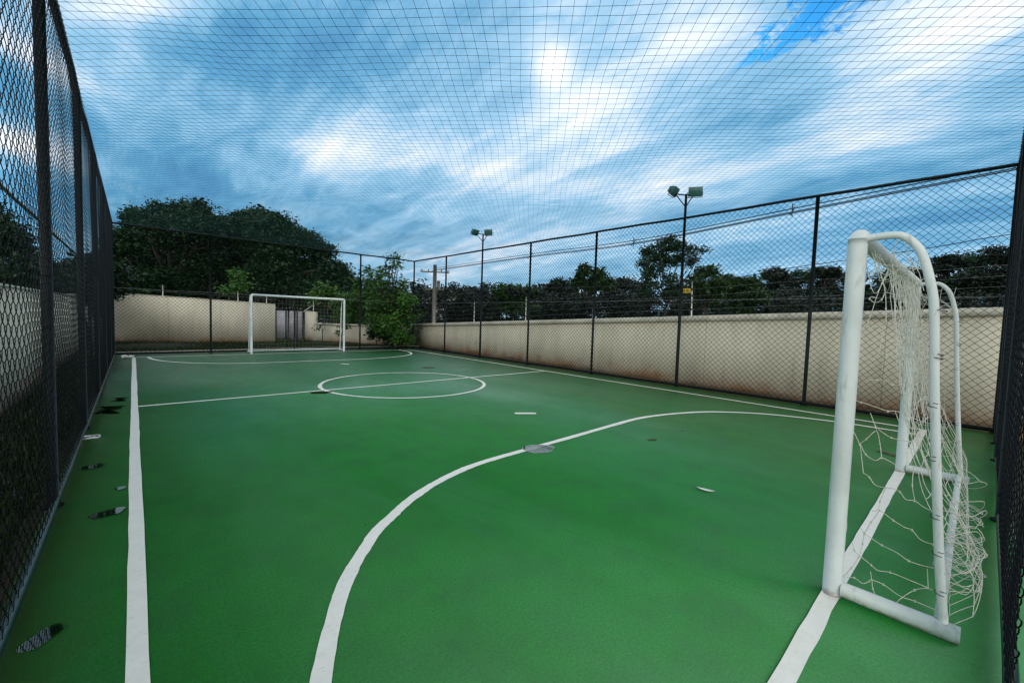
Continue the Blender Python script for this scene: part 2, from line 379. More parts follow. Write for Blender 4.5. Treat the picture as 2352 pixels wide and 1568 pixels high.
M_FLOOR = floor_mat(); M_LINE = line_mat(); M_WALL = wall_mat('cream wall plaster')
M_CAP = simple('wall coping concrete', (.64, .615, .53), (.45, .43, .36), 2.5, .85, bump=.4)
M_CONC = simple('kerb concrete', (.42, .38, .32), (.22, .19, .15), 3, .9, bump=.5)
M_STEEL = simple('dark green painted steel', (.001, .004, .005), (.002, .007, .008), 14, .5, spec=.2)
M_PIPE = simple('teal painted pipe', (.003, .034, .034), (.002, .016, .018), 9, .32, spec=.35)
M_WIRE = simple('plastic coated wire', (.0008, .0025, .004), (.0015, .004, .006), 30, .6, spec=.12)
M_RAIL = simple('galvanised rail', (.16, .18, .17), (.07, .08, .08), 20, .45, .4)
M_ROOFNET = simple('blue green net cord', (.005, .045, .050), (.004, .034, .036), 30, .7, spec=.2)
M_WHITE = None
def goal_white():
    m, nt, b = mat('chipped white tube paint'); g = G(nt); p = g.geo()
    c = g.mix(g.ramp(g.noise(p, 3, 5, .6), [(.35, 0.), (.7, 1.)]), (.62, .68, .68, 1), (.48, .55, .54, 1))
    st = g.ramp(g.noise(g.mapping(p, scale=(1, 1, .25)), 22, 6, .7), [(.56, 0.), (.70, 1.)])
    c = g.mix(g.math('MULTIPLY', st, .6), c, (.25, .29, .26, 1))
    ch = g.ramp(g.noise(p, 38, 3, .8), [(.70, 0.), (.73, 1.)])
    c = g.mix(g.math('MULTIPLY', ch, .7), c, (.14, .08, .05, 1))
    x, y, z = g.xyz(p)
    ru = g.math('MULTIPLY', g.ramp(g.math('MULTIPLY_ADD', g.noise(p, 30, 4, .7), .10, z), [(.055, 1.), (.085, 0.)]), .65)
    c = g.mix(ru, c, (.20, .08, .035, 1))
    g.l(c, b.inputs['Base Color']); b.inputs['Roughness'].default_value = .38
    g.l(g.bump(g.noise(p, 70, 4, .6), .15, .004), b.inputs['Normal'])
    return m
M_WHITE = goal_white()
M_CORD = simple('grey white net cord', (.62, .62, .55), (.42, .43, .36), 40, .75)
M_DCORD = simple('dark lashing cord', (.012, .014, .02), (.03, .03, .03), 40, .6)
M_TRUNK = simple('bark', (.020, .017, .012), (.010, .009, .007), 6, .9, bump=.6, bscale=20)
M_LEAF_DARK = leaf_mat('dark leaves', (.006, .026, .007), (.012, .050, .012))
M_LEAF_MID = leaf_mat('mid green leaves', (.026, .080, .010), (.062, .17, .022))
M_LEAF_DULL = leaf_mat('dull green leaves', (.012, .038, .007), (.030, .080, .014))
M_LEAF_LIGHT = leaf_mat('light green leaves', (.035, .10, .014), (.08, .19, .03))
M_LEAF_FAR = leaf_mat('far wood leaves', (.004, .011, .005), (.008, .021, .008))
M_GRASSLEAF = leaf_mat('grass blades', (.010, .026, .004), (.028, .055, .008))

def ground_mat():
    m, nt, b = mat('earth and rough grass'); g = G(nt); p = g.geo()
    f = g.ramp(g.noise(p, .8, 6, .7), [(.4, 0.), (.6, 1.)])
    c = g.mix(f, (.016, .026, .007, 1), (.045, .032, .016, 1))
    c = g.mix(g.ramp(g.noise(p, 18, 4, .7), [(.3, 0.), (.8, 1.)]), c, (.022, .03, .009, 1))
    g.l(c, b.inputs['Base Color']); b.inputs['Roughness'].default_value = .95
    g.l(g.bump(g.noise(p, 14, 5, .7), .8, .05), b.inputs['Normal'])
    return m
M_GROUND = ground_mat()
def water_mat(name='standing rain water', wet=(.5, .58, .5, 1), ior=1.5):
    m = bpy.data.materials.new(name); m.use_nodes = True; nt = m.node_tree; g = G(nt)
    out = nt.nodes['Material Output']; nt.nodes.remove(nt.nodes['Principled BSDF'])
    tr = g.n('ShaderNodeBsdfTransparent'); tr.inputs[0].default_value = wet
    gl = g.n('ShaderNodeBsdfGlossy'); gl.inputs['Roughness'].default_value = .03
    fr = g.n('ShaderNodeFresnel'); fr.inputs['IOR'].default_value = ior
    g.l(g.bump(g.noise(g.geo(), 12, 2, .5), .04, .003), gl.inputs['Normal'])
    mx = g.n('ShaderNodeMixShader'); g.l(fr.outputs[0], mx.inputs[0]); g.l(tr.outputs[0], mx.inputs[1]); g.l(gl.outputs[0], mx.inputs[2]); g.l(mx.outputs[0], out.inputs[0])
    return m
M_WATER = water_mat()
M_FILM = water_mat('thin water film', (.97, 1, .97, 1), 1.75)

# ------------------------------------------------------------------ ground and court
FX0, FX1, FY0, FY1 = -.44, 9.2, -.25, 16.75     # fence lines
FZ = 3.80
def sheet(name, x0, x1, y0, y1, z, m, parent=None, nx=1, ny=1):
    xs = np.linspace(x0, x1, nx + 1); ys = np.linspace(y0, y1, ny + 1)
    V = [(x, y, z) for y in ys for x in xs]
    F = [(j * (nx + 1) + i, j * (nx + 1) + i + 1, (j + 1) * (nx + 1) + i + 1, (j + 1) * (nx + 1) + i) for j in range(ny) for i in range(nx)]
    return MB().add(V, F).build(name, m, parent)
gr = sheet('ground', -700, 700, -700, 700, -.09, M_GROUND); tag(gr, kind='structure')
court = MB().quadbox(((-.475 + 9.36) / 2, (-.27 + 16.98) / 2, -.06), (9.835, 17.25, .12)).build('court_floor', M_FLOOR)
tag(court, kind='structure')

def ribbon(name, P, w, z=.004, m=None, parent=None, closed=False, wear=.0):
    P = np.asarray(P, float); n = len(P)
    if closed:
        T = np.roll(P, -1, 0) - np.roll(P, 1, 0)
    else:
        T = np.gradient(P, axis=0)
    T /= np.linalg.norm(T, axis=1)[:, None]
    N = np.stack([-T[:, 1], T[:, 0]], 1)
    jit = rng.normal(0, .0016, (n, 2)) + .002 * np.sin(np.arange(n)[:, None] * np.array([[.37, .53]]))
    L = P + N * (w / 2 + jit[:, :1]); Rr = P - N * (w / 2 + jit[:, 1:])
    V = [(*q, z) for q in L] + [(*q, z) for q in Rr]
    F = [(i, i + n, (i + 1) % n + n, (i + 1) % n) for i in range(n if closed else n - 1)]
    return MB().add(V, F).build(name, m or M_LINE, parent)
def straight(a, b, k=60):
    t = np.linspace(0, 1, k)[:, None]
    return np.array(a) * (1 - t) + np.array(b) * t
XL, XR, Y0, YF, YH = -.006, 8.51, .445, 15.86, 8.007
LW = .078
ribbon('sideline', straight((XL, -.25), (XL, YF + LW / 2)), LW, parent=court)
ribbon('sideline', straight((XR, Y0 - LW / 2), (XR, YF + LW / 2)), LW, parent=court)
ribbon('goal_line', straight((XL + LW / 2 + .002, Y0), (XR - LW / 2 - .002, Y0)), LW, parent=court)
ribbon('goal_line', straight((XL + LW / 2 + .002, YF), (XR - LW / 2 - .002, YF)), LW, parent=court)
ribbon('halfway_line', straight((XL + LW / 2 + .002, YH), (XR - LW / 2 - .002, YH)), LW * .9, z=.0038, parent=court)
th = np.linspace(0, 2 * np.pi, 160, endpoint=False)
ribbon('centre_circle', np.stack([4.25 + 1.65 * np.cos(th), YH + 1.65 * np.sin(th)], 1), LW * .9, z=.0062, parent=court, closed=True)
ARC = [(.30, .487), (.33, .80), (.40, 1.2), (.52, 1.62), (.71, 1.99), (.85, 2.21), (1.0, 2.39), (1.17, 2.57), (1.35, 2.71), (1.6, 2.88), (1.9, 3.03), (2.26, 3.15), (2.63, 3.21),
       (2.98, 3.225), (3.39, 3.24), (3.86, 3.255), (4.42, 3.28), (5.07, 3.31), (5.74, 3.30), (6.47, 3.12), (7.08, 2.83), (7.67, 2.24), (8.0, 1.43), (8.06, .83), (8.06, .487)]
ribbon('penalty_area_line', smooth_path(ARC, 8), LW, z=.0042, parent=court)
FARC = [(x, Y0 + YF - y) for x, y in ARC]
ribbon('penalty_area_line', smooth_path(FARC, 8), LW, z=.0042, parent=court)
def capsule(c, L, w, ang, z=.0044, wob=0, n=40):
    th = np.linspace(0, 2 * np.pi, n, endpoint=False); s = np.sign(np.cos(th))
    X = s * (L - w) / 2 + np.cos(th) * w / 2; Y = np.sin(th) * w / 2
    if wob:
        k = 1 + wob * (np.sin(2 * th + c[0] * 9) * .5 + np.sin(3 * th + c[1] * 7) * .5 + np.sin(5 * th + c[0]) * .25)
        X *= k; Y *= k
    ca, sa = math.cos(ang), math.sin(ang)
    return [(c[0] + x * ca - y * sa, c[1] + x * sa + y * ca, z) for x, y in zip(X, Y)]
def disc(name, V, m, parent=None):
    n = len(V); c = np.mean(V, 0)
    o = MB().add(list(V) + [c], [(i, (i + 1) % n, n, n) for i in range(n)])
    o.f = [np.array([(i, (i + 1) % n, n) for i in range(n)])]
    return o.build(name, m, parent)
disc('penalty_mark', capsule((4.40, 4.52), .34, .10, R3(-35)), M_LINE, court)
disc('penalty_mark', capsule((4.42, 11.90), .24, .13, R3(-35)), M_LINE, court)

def puddle(c, L, w, ang, label, wob=.12, m=None):
    o = disc('puddle', capsule((0, 0), L, w, ang, z=0, wob=wob, n=48), m or M_WATER)
    o.location = (c[0], c[1], .0074)
    tag(o, label, 'puddle', 'rain puddles on the court')
puddle((-.31, 2.60), .165, .085, R3(52), 'dark oval rain puddle on green court nearest the left fence pipe, mirroring wire mesh', .05)
puddle((-.152, 3.94), .185, .12, R3(12), 'dark leaf shaped puddle beside the white sideline, second from the bottom')
puddle((-.095, 4.43), .07, .07, 0, 'tiny dark puddle almost touching the left white sideline')
puddle((-.29, 5.18), .16, .14, .3, 'thin dark puddle between teal fence pipe and white drinks ring')
puddle((-.27, 7.95), .20, .55, R3(-12), 'long ragged dark puddle at the foot of the left fence', .3)
puddle((-.17, 8.75), .10, .32, R3(-10), 'narrow dark puddle streak reaching towards left end of halfway line', .2)
puddle((3.31, 3.17), .36, .30, R3(-30), 'bright puddle mirroring sky and net, lying across the curved penalty line', .10, M_FILM)
def paint_flake():  # white paint flake modelled as a thin curled almond shape
    b = MB(); n = 9; V = []
    for i in range(n):
        t = i / (n - 1); w = .026 * math.sin(math.pi * t ** .8) + .0008; z = .004 + .008 * (2 * t - 1) ** 2
        V += [(-.075 + .15 * t, -w, z + .006), (-.075 + .15 * t, 0, z), (-.075 + .15 * t, w, z + .007)]
    F = [(i * 3 + k, i * 3 + 3 + k, i * 3 + 4 + k, i * 3 + 1 + k) for i in range(n - 1) for k in (0, 1)]
    o = b.add(V, F).build('paint_flake', simple('pale paint flake', (.72, .76, .70), (.55, .60, .52), 60, .5), None, True)
    o.location = (3.645, 1.49, .002); o.rotation_euler[2] = R3(100)
    tag(o, 'single pale almond shaped paint flake lying on green court before near goal', 'leaf')
paint_flake()
puddle((4.71, 2.59), .12, .07, R3(-30), 'small puddle with dark rim inside the near penalty area', .15)
puddle((5.46, 2.57), .07, .05, R3(-30), 'smallest speck of water under the curve of the penalty line', .1)
puddle((2.47, 7.80), .34, .20, R3(-30), 'dark puddle crossing the left edge of centre circle', .2)
puddle((6.08, 10.14), .36, .22, R3(-30), 'faint flat puddle beyond the centre circle', .2)
puddle((6.50, .60), .26, .12, R3(60), 'dark rectangular puddle behind the near goal side netting', .05)

# concrete kerb behind the court and strip beside right fence
k = MB().quadbox((4.4, 17.22, -.015), (10.6, .32, .15)).build('kerb', M_CONC); tag(k, kind='structure')
k = MB().quadbox((9.53, 7.6, -.04), (.32, 18.4, .13)).build('gutter', simple('silted gutter', (.10, .065, .035), (.22, .13, .06), 5, .9, bump=.8)); tag(k, kind='structure')
def lawn():
    xs = np.linspace(-1.2, 9.6, 60); ys = np.linspace(17.4, 28, 60)
    X, Y = np.meshgrid(xs, ys); Z = -.02 + .10 * np.sin(X * .9 + 1) * np.sin(Y * .7) * np.clip((Y - 17.4) / 2, 0, 1) + rng.normal(0, .012, X.shape)
    V = np.stack([X, Y, Z], -1).reshape(-1, 3)
    F = [(j * 60 + i, j * 60 + i + 1, (j + 1) * 60 + i + 1, (j + 1) * 60 + i) for j in range(59) for i in range(59)]
    tag(MB().add(V, F).build('lawn', M_GROUND), kind='structure')
lawn()
def grass():
    n = 26000
    x = np.concatenate([rng.uniform(-.6, 9.3, n), rng.uniform(-1.25, -.58, 9000)]); y = np.concatenate([17.42 + rng.uniform(0, 1, n) ** 1.5 * 8, rng.uniform(1.5, 17, 9000)])
    k_ = len(x); z0 = np.where(y > 17.4, -.02, -.09); h = rng.uniform(.05, .16, k_); a = rng.uniform(0, 6.28, k_); w = .012
    lean = rng.normal(0, .05, (k_, 2))
    P = np.stack([np.stack([x - np.cos(a) * w, y - np.sin(a) * w, z0], 1), np.stack([x + np.cos(a) * w, y + np.sin(a) * w, z0], 1), np.stack([x + lean[:, 0], y + lean[:, 1], z0 + h], 1)], 1).reshape(-1, 3)
    b = MB(); b.add(P, np.arange(k_ * 3).reshape(-1, 3))
    tag(b.build('grass', M_GRASSLEAF), 'short rough grass growing between kerb and cream walls', 'grass', kind='stuff')
grass()

# ------------------------------------------------------------------ fences
D = .108
def chain_mesh(b, p0, p1, z0, z1, nrm, r=.0018, n=3, wave=.012, detail=False):
    """woven zigzag wires hanging between two fence corners"""
    p0 = np.array(p0, float); p1 = np.array(p1, float); Lh = np.linalg.norm(p1 - p0); d = (p1 - p0) / Lh; nrm = np.array(nrm, float)
    h = D / 2; K = int(Lh / h); rows = int((z1 - z0) / h)
    k = np.arange(K)[:, None]; j = np.arange(rows + 1)[None]
    side = (j + k) % 2
    s_ = (k + side) * h + np.where(side == 1, .0035, -.0035)
    z_ = z0 + j * h + 0 * k
    off = 0 * s_
    # two points per leg so that each leg lies in front of or behind its neighbour
    t = np.array([.06, .5, .94]); S = []; Z = []; O = []
    for q in t:
        S.append(s_[:, :-1] * (1 - q) + s_[:, 1:] * q); Z.append(z_[:, :-1] * (1 - q) + z_[:, 1:] * q)
        O.append(np.where((j[:, :-1] + k) % 2 == 0, 1., -1.) * (.0055 if q == .5 else .0035) + 0 * S[-1])
    S = np.stack(S, -1).reshape(K, -1); Z = np.stack(Z, -1).reshape(K, -1); O = np.stack(O, -1).reshape(K, -1)
    bow = wave * (np.sin(S * 2.6) * np.cos(Z * 2.1 + S) + .6 * np.sin(S * 6.1 + Z * 1.7)) * np.clip(Z - z0, 0, .6)
    dz = .010 * np.sin(S * 3.3 + Z * 1.3) + .006 * np.sin(S * 9. + Z * 4.)
    S = S + .006 * np.sin(Z * 5 + S * 4)
    P = np.stack([p0[0] + d[0] * S + nrm[0] * (O + bow), p0[1] + d[1] * S + nrm[1] * (O + bow), Z + dz], -1)
    b.strands(P, r, n, ref=(nrm[0], nrm[1], 0))
    return b

def fence(label, p0, p1, nrm, posts, r=.0018, n=3, detail=False, skip=(), bottom=M_STEEL, wave=.012, rail=.026, foot=.03, fo=0.0, mo=.03):
    root = empty('chain_link_fence', (p0[0], p0[1], 0)); tag(root, label, 'fence', 'tall chain link fences round the court')
    o3 = np.array([p0[0], p0[1], 0.])
    p0 = np.array(p0, float); p1 = np.array(p1, float); d = (p1 - p0) / np.linalg.norm(p1 - p0); L = np.linalg.norm(p1 - p0); nn = np.array(nrm, float)
    def P(s, z, off=0): return np.array([d[0] * s + nn[0] * off, d[1] * s + nn[1] * off, z])
    for s in posts:
        b = MB().tube([P(s, 0), P(s, FZ * .5), P(s, FZ + .015)], .031, 12)
        # tie wires wound round the post
        for z in np.arange(.2, FZ, .35):
            a = np.linspace(0, 4 * np.pi, 17); b.tube(np.stack([d[0] * s + .035 * np.cos(a), d[1] * s + .035 * np.sin(a), z + a * .0022], 1), .0022, 4)
        b.tube([P(s, 0), P(s, .012)], .055, 12)
        b.build('post', M_STEEL, root, True)
    def railpts(z, jit=.004):
        t = np.linspace(0, L, int(L / .6) + 2)
        return np.stack([d[0] * t + nn[0] * rng.normal(0, jit, len(t)), d[1] * t + nn[1] * rng.normal(0, jit, len(t)), np.full(len(t), z) + rng.normal(0, jit, len(t))], 1)
    b = MB().tube(railpts(FZ), rail, 10)
    for t in np.arange(.05, L, .11):   # net lacing wound over the top rail
        a = np.linspace(0, 2 * np.pi, 8); b.tube(np.stack([d[0] * (t + a * .012) + nn[0] * (rail + .006) * np.cos(a), d[1] * (t + a * .012) + nn[1] * (rail + .006) * np.cos(a), FZ + (rail + .006) * np.sin(a)], 1), .0024, 3, False)
    b.build('top_rail', M_STEEL, root, True)
    MB().tube(railpts(1.96, .002), .009, 6).build('middle_rail', M_RAIL, root, True)
    MB().tube(railpts(.045, .003) + np.array([nn[0] * fo, nn[1] * fo, 0]), foot, 10).build('bottom_rail', bottom, root, True)
    b = MB(); chain_mesh(b, (nn[0] * mo, nn[1] * mo), (p1 - p0) + nn * mo, .03, FZ + .03, (nn[0], nn[1]), r, n, wave)
    b.build('wire_mesh', M_WIRE, root, n > 3)
    return root, P
PY = [2.08, 4.55, 6.95, 9.45, 11.9, 14.2]
fence('long chain link fence down the right side, cream wall showing through it', (FX1, FY0), (FX1, FY1), (-1, 0), [0.0] + [y - FY0 for y in PY if abs(y - 4.55) > .1 and abs(y - 11.9) > .1] + [FY1 - FY0], r=.0037)
fence('chain link fence behind the far goal', (FX0, FY1), (FX1, FY1), (0, -1), [2.31, 4.82, 7.25], r=.0044)
lf, _ = fence('left chain link fence with big dark mesh loops and a teal foot pipe', (FX0, .4), (FX0, FY1), (1, 0), [4.3 - .4, 6.85 - .4, 9.4 - .4, 11.9 - .4, 14.3 - .4, FY1 - .4], r=.0020, n=5, detail=True, bottom=M_PIPE, wave=.005, fo=.015, mo=.02, rail=.03, foot=.024)
NF0 = (2.2, -.165); NF1 = (FX1, FY0 - .01)
nd = np.array([NF1[0] - NF0[0], NF1[1] - NF0[1]]); nd /= np.linalg.norm(nd)
fence('near chain link fence seen edge on at the right margin behind the near goal', NF0, NF1, (-nd[1], nd[0]), [2.7, 5.0, 6.1], r=.0026, n=5, bottom=M_PIPE, wave=.02, fo=.0, mo=.008, rail=.03, foot=.024)

# ------------------------------------------------------------------ roof net
def roof_net():
    s2 = math.sqrt(.5); b = MB(); st = .1
    def sag(x, y):
        return FZ + .02 - .10 * np.clip(np.sin(np.pi * (x - FX0) / (FX1 - FX0)), 0, 1) * np.clip(np.sin(np.pi * (y - FY0) / (FY1 - FY0)), 0, 1) + .012 * np.sin(x * 1.9 + y * .7) + .010 * np.sin(y * 2.7 - x * 1.1)
    for fam in (0, 1):
        for k in np.arange(-200, 300):
            # line u = const in the turned frame
            c = k * st
            if fam == 0:  # direction (1,1): y = x + c*sqrt2
                o = c * math.sqrt(2); x0 = max(FX0, FY0 - o); x1 = min(FX1, FY1 - o)
                f = lambda x: x + o
            else:
                o = c * math.sqrt(2); x0 = max(FX0, o - FY1); x1 = min(FX1, o - FY0)
                f = lambda x: o - x
            if x1 - x0 < .03: continue
            n = max(2, int((x1 - x0) * math.sqrt(2) / .3)); x = np.linspace(x0, x1, n + 1); y = f(x)
            dx = .014 * np.sin(1.3 * x + 2.1 * y) + .010 * np.sin(3.1 * y - 1.7 * x) + .006 * np.sin(5.3 * x + 4.1 * y + 1)
            dy = .014 * np.sin(1.7 * y - 1.1 * x + 2) + .009 * np.sin(3.7 * x + .9 * y) + .006 * np.sin(6.1 * y - 3.9 * x)
            P = np.stack([x + dx, y + dy, sag(x, y)], 1)
            b.strands(P[None], .0017, 3, ref=(.02, .01, 1))
    # knots near enough to be told apart
    g = np.arange(-60, 60)
    A, B_ = np.meshgrid(g, g); X = (B_ * math.sqrt(2) - A * math.sqrt(2)) * st / 2; Y = (B_ * math.sqrt(2) + A * math.sqrt(2)) * st / 2
    X = X.ravel(); Y = Y.ravel(); ok = (X > FX0) & (X < FX1 * .8) & (Y > FY0) & (Y < 8) & (X + Y > 2)
    X = X[ok]; Y = Y[ok]
    dx = .014 * np.sin(1.3 * X + 2.1 * Y) + .010 * np.sin(3.1 * Y - 1.7 * X) + .006 * np.sin(5.3 * X + 4.1 * Y + 1)
    dy = .014 * np.sin(1.7 * Y - 1.1 * X + 2) + .009 * np.sin(3.7 * X + .9 * Y) + .006 * np.sin(6.1 * Y - 3.9 * X)
    C = np.stack([X + dx, Y + dy, sag(X, Y)], 1)
    o = np.array([(1, 0, 0), (0, 1, 0), (-1, 0, 0), (0, -1, 0), (0, 0, 1), (0, 0, -1)]) * .0042
    V = (C[:, None] + o[None]).reshape(-1, 3)
    T = np.array([(0, 1, 4), (1, 2, 4), (2, 3, 4), (3, 0, 4), (1, 0, 5), (2, 1, 5), (3, 2, 5), (0, 3, 5)])
    b.add(V, (np.arange(len(C))[:, None, None] * 6 + T[None]).reshape(-1, 3))
    o = b.build('overhead_net', M_ROOFNET)
    tag(o, 'thin square meshed net stretched overhead between the fence tops', 'net')
roof_net()

# ------------------------------------------------------------------ goals
def goal(label, x0, x1, yl, back, H, near, mirrorx=False):
    """back = -1 when the goal opens towards +y"""
    root = empty('football_goal', ((x0 + x1) / 2, yl, 0)); tag(root, label, 'goal', 'white futsal goals')
    cx = (x0 + x1) / 2; r = .042 if near else .037
    def T(P): return np.array([(p[0] - cx, p[1] * back, p[2]) for p in P])
    n = 24 if near else 12
    for x in (x0, x1):
        P = [(x, 0, .0), (x, 0, .6), (x, 0, 1.3), (x, 0, H - .055), (x, 0, H - .02)]
        s = 1 if x == x0 else -1
        b = MB().tube(T(P), [r, r, r, r, r * .98], n)
        # mitred elbow into the bar
        a = np.linspace(0, math.pi / 2, 7); b.tube(T([(x + s * (.055 - .055 * math.cos(q)), 0, H - .06 + .055 * math.sin(q)) for q in a]), r, n)
        b.build('post', M_WHITE, root, True)
        MB().tube(T([(x, .04, .046), (x, .25, .045), (x, .475, .045)]), [.038, .039, .040], n).build('side_bar', M_WHITE, root, True)
        SP = [(x, .03, H - .022), (x, .10, H - .016), (x, .165, H - .022), (x, .21, H - .06), (x, .245, H - .12), (x, .275, H - .23), (x, .30, H - .38), (x, .325, 1.15), (x, .36, .7), (x, .39, .35), (x, .42, .06)]
        MB().tube(T(smooth_path(SP, 5)), .018, n).build('back_support', M_WHITE, root, True)
        if near:
            for z in (1.52, 1.30, 1.07, .82, .55, .38, .2):
                a = np.linspace(0, 3 * np.pi, 16); yy = .325 if z > 1 else .30 + .12 * (1.2 - z) / 1.2
                MB().tube(T(np.stack([x + .0205 * np.cos(a), yy + .0205 * np.sin(a), z + a * .003], 1)), .0019, 5).build('lashing', M_DCORD, root, True)
    MB().tube(T([(x0 + .05, 0, H - .004), (cx, 0, H - .008), (x1 - .05, 0, H - .004)]), r, n).build('crossbar', M_WHITE, root, True)
    MB().tube(T([(x0, .405, .075), (cx, .405, .075), (x1, .405, .075)]), .02, n).build('rear_bar', M_WHITE, root, True)
    # netting
    b = MB(); rc = .0018 if near else .0009
    g = np.random.default_rng(5 if near else 6)
    NX = 26; NZ = 17
    prof = np.array([(.0, H - .03), (.04, 1.72), (.09, 1.45), (.15, 1.15), (.22, .85), (.31, .6), (.42, .42), (.50, .25), (.48, .10), (.42, .05)]) if near else \
        np.array([(.0, H - .03), (.12, H - .05), (.24, 1.7), (.30, 1.4), (.33, 1.1), (.36, .8), (.39, .5), (.41, .25), (.42, .06)])
    seg = np.r_[0, np.cumsum(np.linalg.norm(np.diff(prof, axis=0), axis=1))]
    def pr(s): return np.interp(s, seg / seg[-1], prof[:, 0]), np.interp(s, seg / seg[-1], prof[:, 1])
    Gp = np.zeros((NX, NZ, 3))
    for i in range(NX):
        for j in range(NZ):
            s = j / (NZ - 1); y, z = pr(s); t = i / (NX - 1)
            a = .019 * math.sin(math.pi * min(1, s * 1.15)) if near else .012
            if near:  # slack net: bunches towards the middle of the bar, bellies out by the near support
                y += (.04 * math.exp(-((t - .08) / .16) ** 2) - .05 * t) * math.exp(-((z - .28) / .22) ** 2)
                q_ = max(0., 1 - s / .8); t = t * (1 - q_) + (.36 + .58 * t) * q_
                t = t + .08 * math.sin(t * math.pi) * math.sin(s * math.pi) * math.sin(t * 15)
            Gp[i, j] = (x0 + .03 + t * (x1 - x0 - .06) + g.normal(0, a), y + g.normal(0, a * .55), max(.01, z + g.normal(0, a * .8)))
    def cord(p, q, sg=None):
        d = np.linalg.norm(q - p); sg = (.07 if near else .03) * d if sg is None else sg
        m = (p + q) / 2 + np.array([g.normal(0, sg), g.normal(0, sg * .5), -sg * g.uniform(.2, 1.8)])
        t = np.linspace(0, 1, 5)[:, None]
        b.tube(T((1 - t) ** 2 * p + 2 * t * (1 - t) * m + t * t * q), rc, 4, False)
    for i in range(NX):
        for j in range(NZ):
            if j < NZ - 1: cord(Gp[i, j], Gp[i, j + 1])
            if i < NX - 1: cord(Gp[i, j], Gp[i + 1, j])
    if near:
        for L in SIDE_NET:   # side netting, hung slack
            P = [(x0 + .004 + g.normal(0, .008), yl - y, z) for y, z in L]
            b.tube(T([(p[0], p[1], p[2]) for p in smooth_path(P, 5)]), rc * (1.0), 5, False)
            for q in P[1:-1:2]:
                b.tube(T([(q[0], q[1], q[2] - .005), (q[0], q[1], q[2] + .005)]), rc * 2, 5)
        # bunched hank of loose net hanging from the middle of the bar
        for k in range(30):
            xx = g.uniform(x0 + 1.15, x1 - .5); y0_ = g.uniform(.0, .05); zb = g.uniform(.45, 1.1)
            P = [(xx + g.normal(0, .03), y0_, H - .05)]
            for z in np.arange(H - .25, zb, -.17):
                P.append((xx + g.normal(0, .07), y0_ + (H - z) * .13 + g.normal(0, .02), z + g.normal(0, .02)))
            b.tube(T(smooth_path(P, 4)), rc, 4, False)
        # cords of the sagging top panel at both ends
        for xe in (x0, x1):
            s = 1 if xe == x0 else -1
            for k in range(9):
                P = [(xe + s * g.uniform(.02, .35), g.uniform(.0, .06), H - .07)]
                for q in np.linspace(.25, 1, 4): P.append((xe + s * g.uniform(.0, .3), q * .25 + g.normal(0, .03), H - .08 - g.uniform(.02, .22)))
                b.tube(T(smooth_path(P, 4)), rc, 4, False)
        # loose folds on the ground behind the support
        for k in range(26):
            xx = x0 + abs(g.normal(0, .5)); P = []
            zc = g.uniform(.12, .6); ph = g.uniform(0, 6)
            for q in np.linspace(0, 1, 6): P.append((xx + q * .35 + g.normal(0, .03), .40 + .16 * math.sin(q * math.pi) * .8 + g.normal(0, .012), zc * (1 - .25 * q) + .03 * math.sin(ph + q * 9)))
            b.tube(T(smooth_path(P, 4)), rc, 4, False)
        xs_ = x1  # side netting at the other end, seen beyond
    for xe in ((x1,) if near else (x0, x1)):
        for j in range(12):
            z = .12 + j * .145; yb = .40 - .09 * (z / H)
            P = [(xe, q * yb, z - .03 * math.sin(q * math.pi) + g.normal(0, .012)) for q in np.linspace(0.05, 1, 5)]
            b.tube(T(smooth_path(P, 3)), rc, 4, False)
        for j in range(3):
            q = .25 + j * .22
            P = [(xe + g.normal(0, .015), q * .4 + g.normal(0, .015), z) for z in np.linspace(.08, H - .06, 12)]
            b.tube(T(smooth_path(P, 3)), rc, 4, False)
    b.build('net', M_CORD, root, True)
    return root
goal('white tube goal at the near right with torn slack netting', 2.79, 5.79, .445, -1, 1.915, True)
goal('small white goal at the far end with a taut thin net', 2.86, 5.86, YF + .04, 1, 1.945, False)

# ------------------------------------------------------------------ walls
def wall_run(name, label, P, tops, base=-.1, th=.16, cap=True, m=M_WALL, capw=.045, caph=.07, group='cream boundary walls'):
    """P plan points, tops wall heights; thickness goes to the left of the run"""
    root = empty(name, (P[0][0], P[0][1], 0)); tag(root, label, 'wall', group)
    P = np.array(P, float) - np.array(P[0], float); n = len(P)
    T = np.gradient(P, axis=0); T /= np.linalg.norm(T, axis=1)[:, None]; N = np.stack([-T[:, 1], T[:, 0]], 1)
    def prism(nm, o0, o1, zl, zh, mt):
        V = []
        for i in range(n):
            a = P[i] + N[i] * o0; c = P[i] + N[i] * o1
            V += [(*a, zl[i]), (*c, zl[i]), (*c, zh[i]), (*a, zh[i])]
        F = []
        for i in range(n - 1):
            q = i * 4
            for e in range(4): F.append((q + e, q + (e + 1) % 4, q + 4 + (e + 1) % 4, q + 4 + e))
        F += [(0, 3, 2, 1), (n * 4 - 4, n * 4 - 3, n * 4 - 2, n * 4 - 1)]
        MB().add(V, F).build(nm, mt, root)
    tops = np.array(tops, float)
    prism('wall', 0, th, np.full(n, base), tops - caph, m)
    if cap: prism('coping', -capw, th + capw, tops - caph, tops, M_CAP)
    return root
ys = np.linspace(-5, 17.6, 24)
WT = lambda y: 1.825 - .0437 * y
wall_run('boundary_wall', 'long cream wall with pale coping and red earth stains behind the right fence', [(9.75, y) for y in ys][::-1], [WT(y) for y in ys][::-1], caph=.13)
wall_run('boundary_wall', 'tall cream wall panel behind the far fence, left of the striped gate', [(-.63, 22.57), (2.0, 21.95), (4.76, 21.28)], [1.96, 1.87, 1.76], caph=.03, capw=.012)
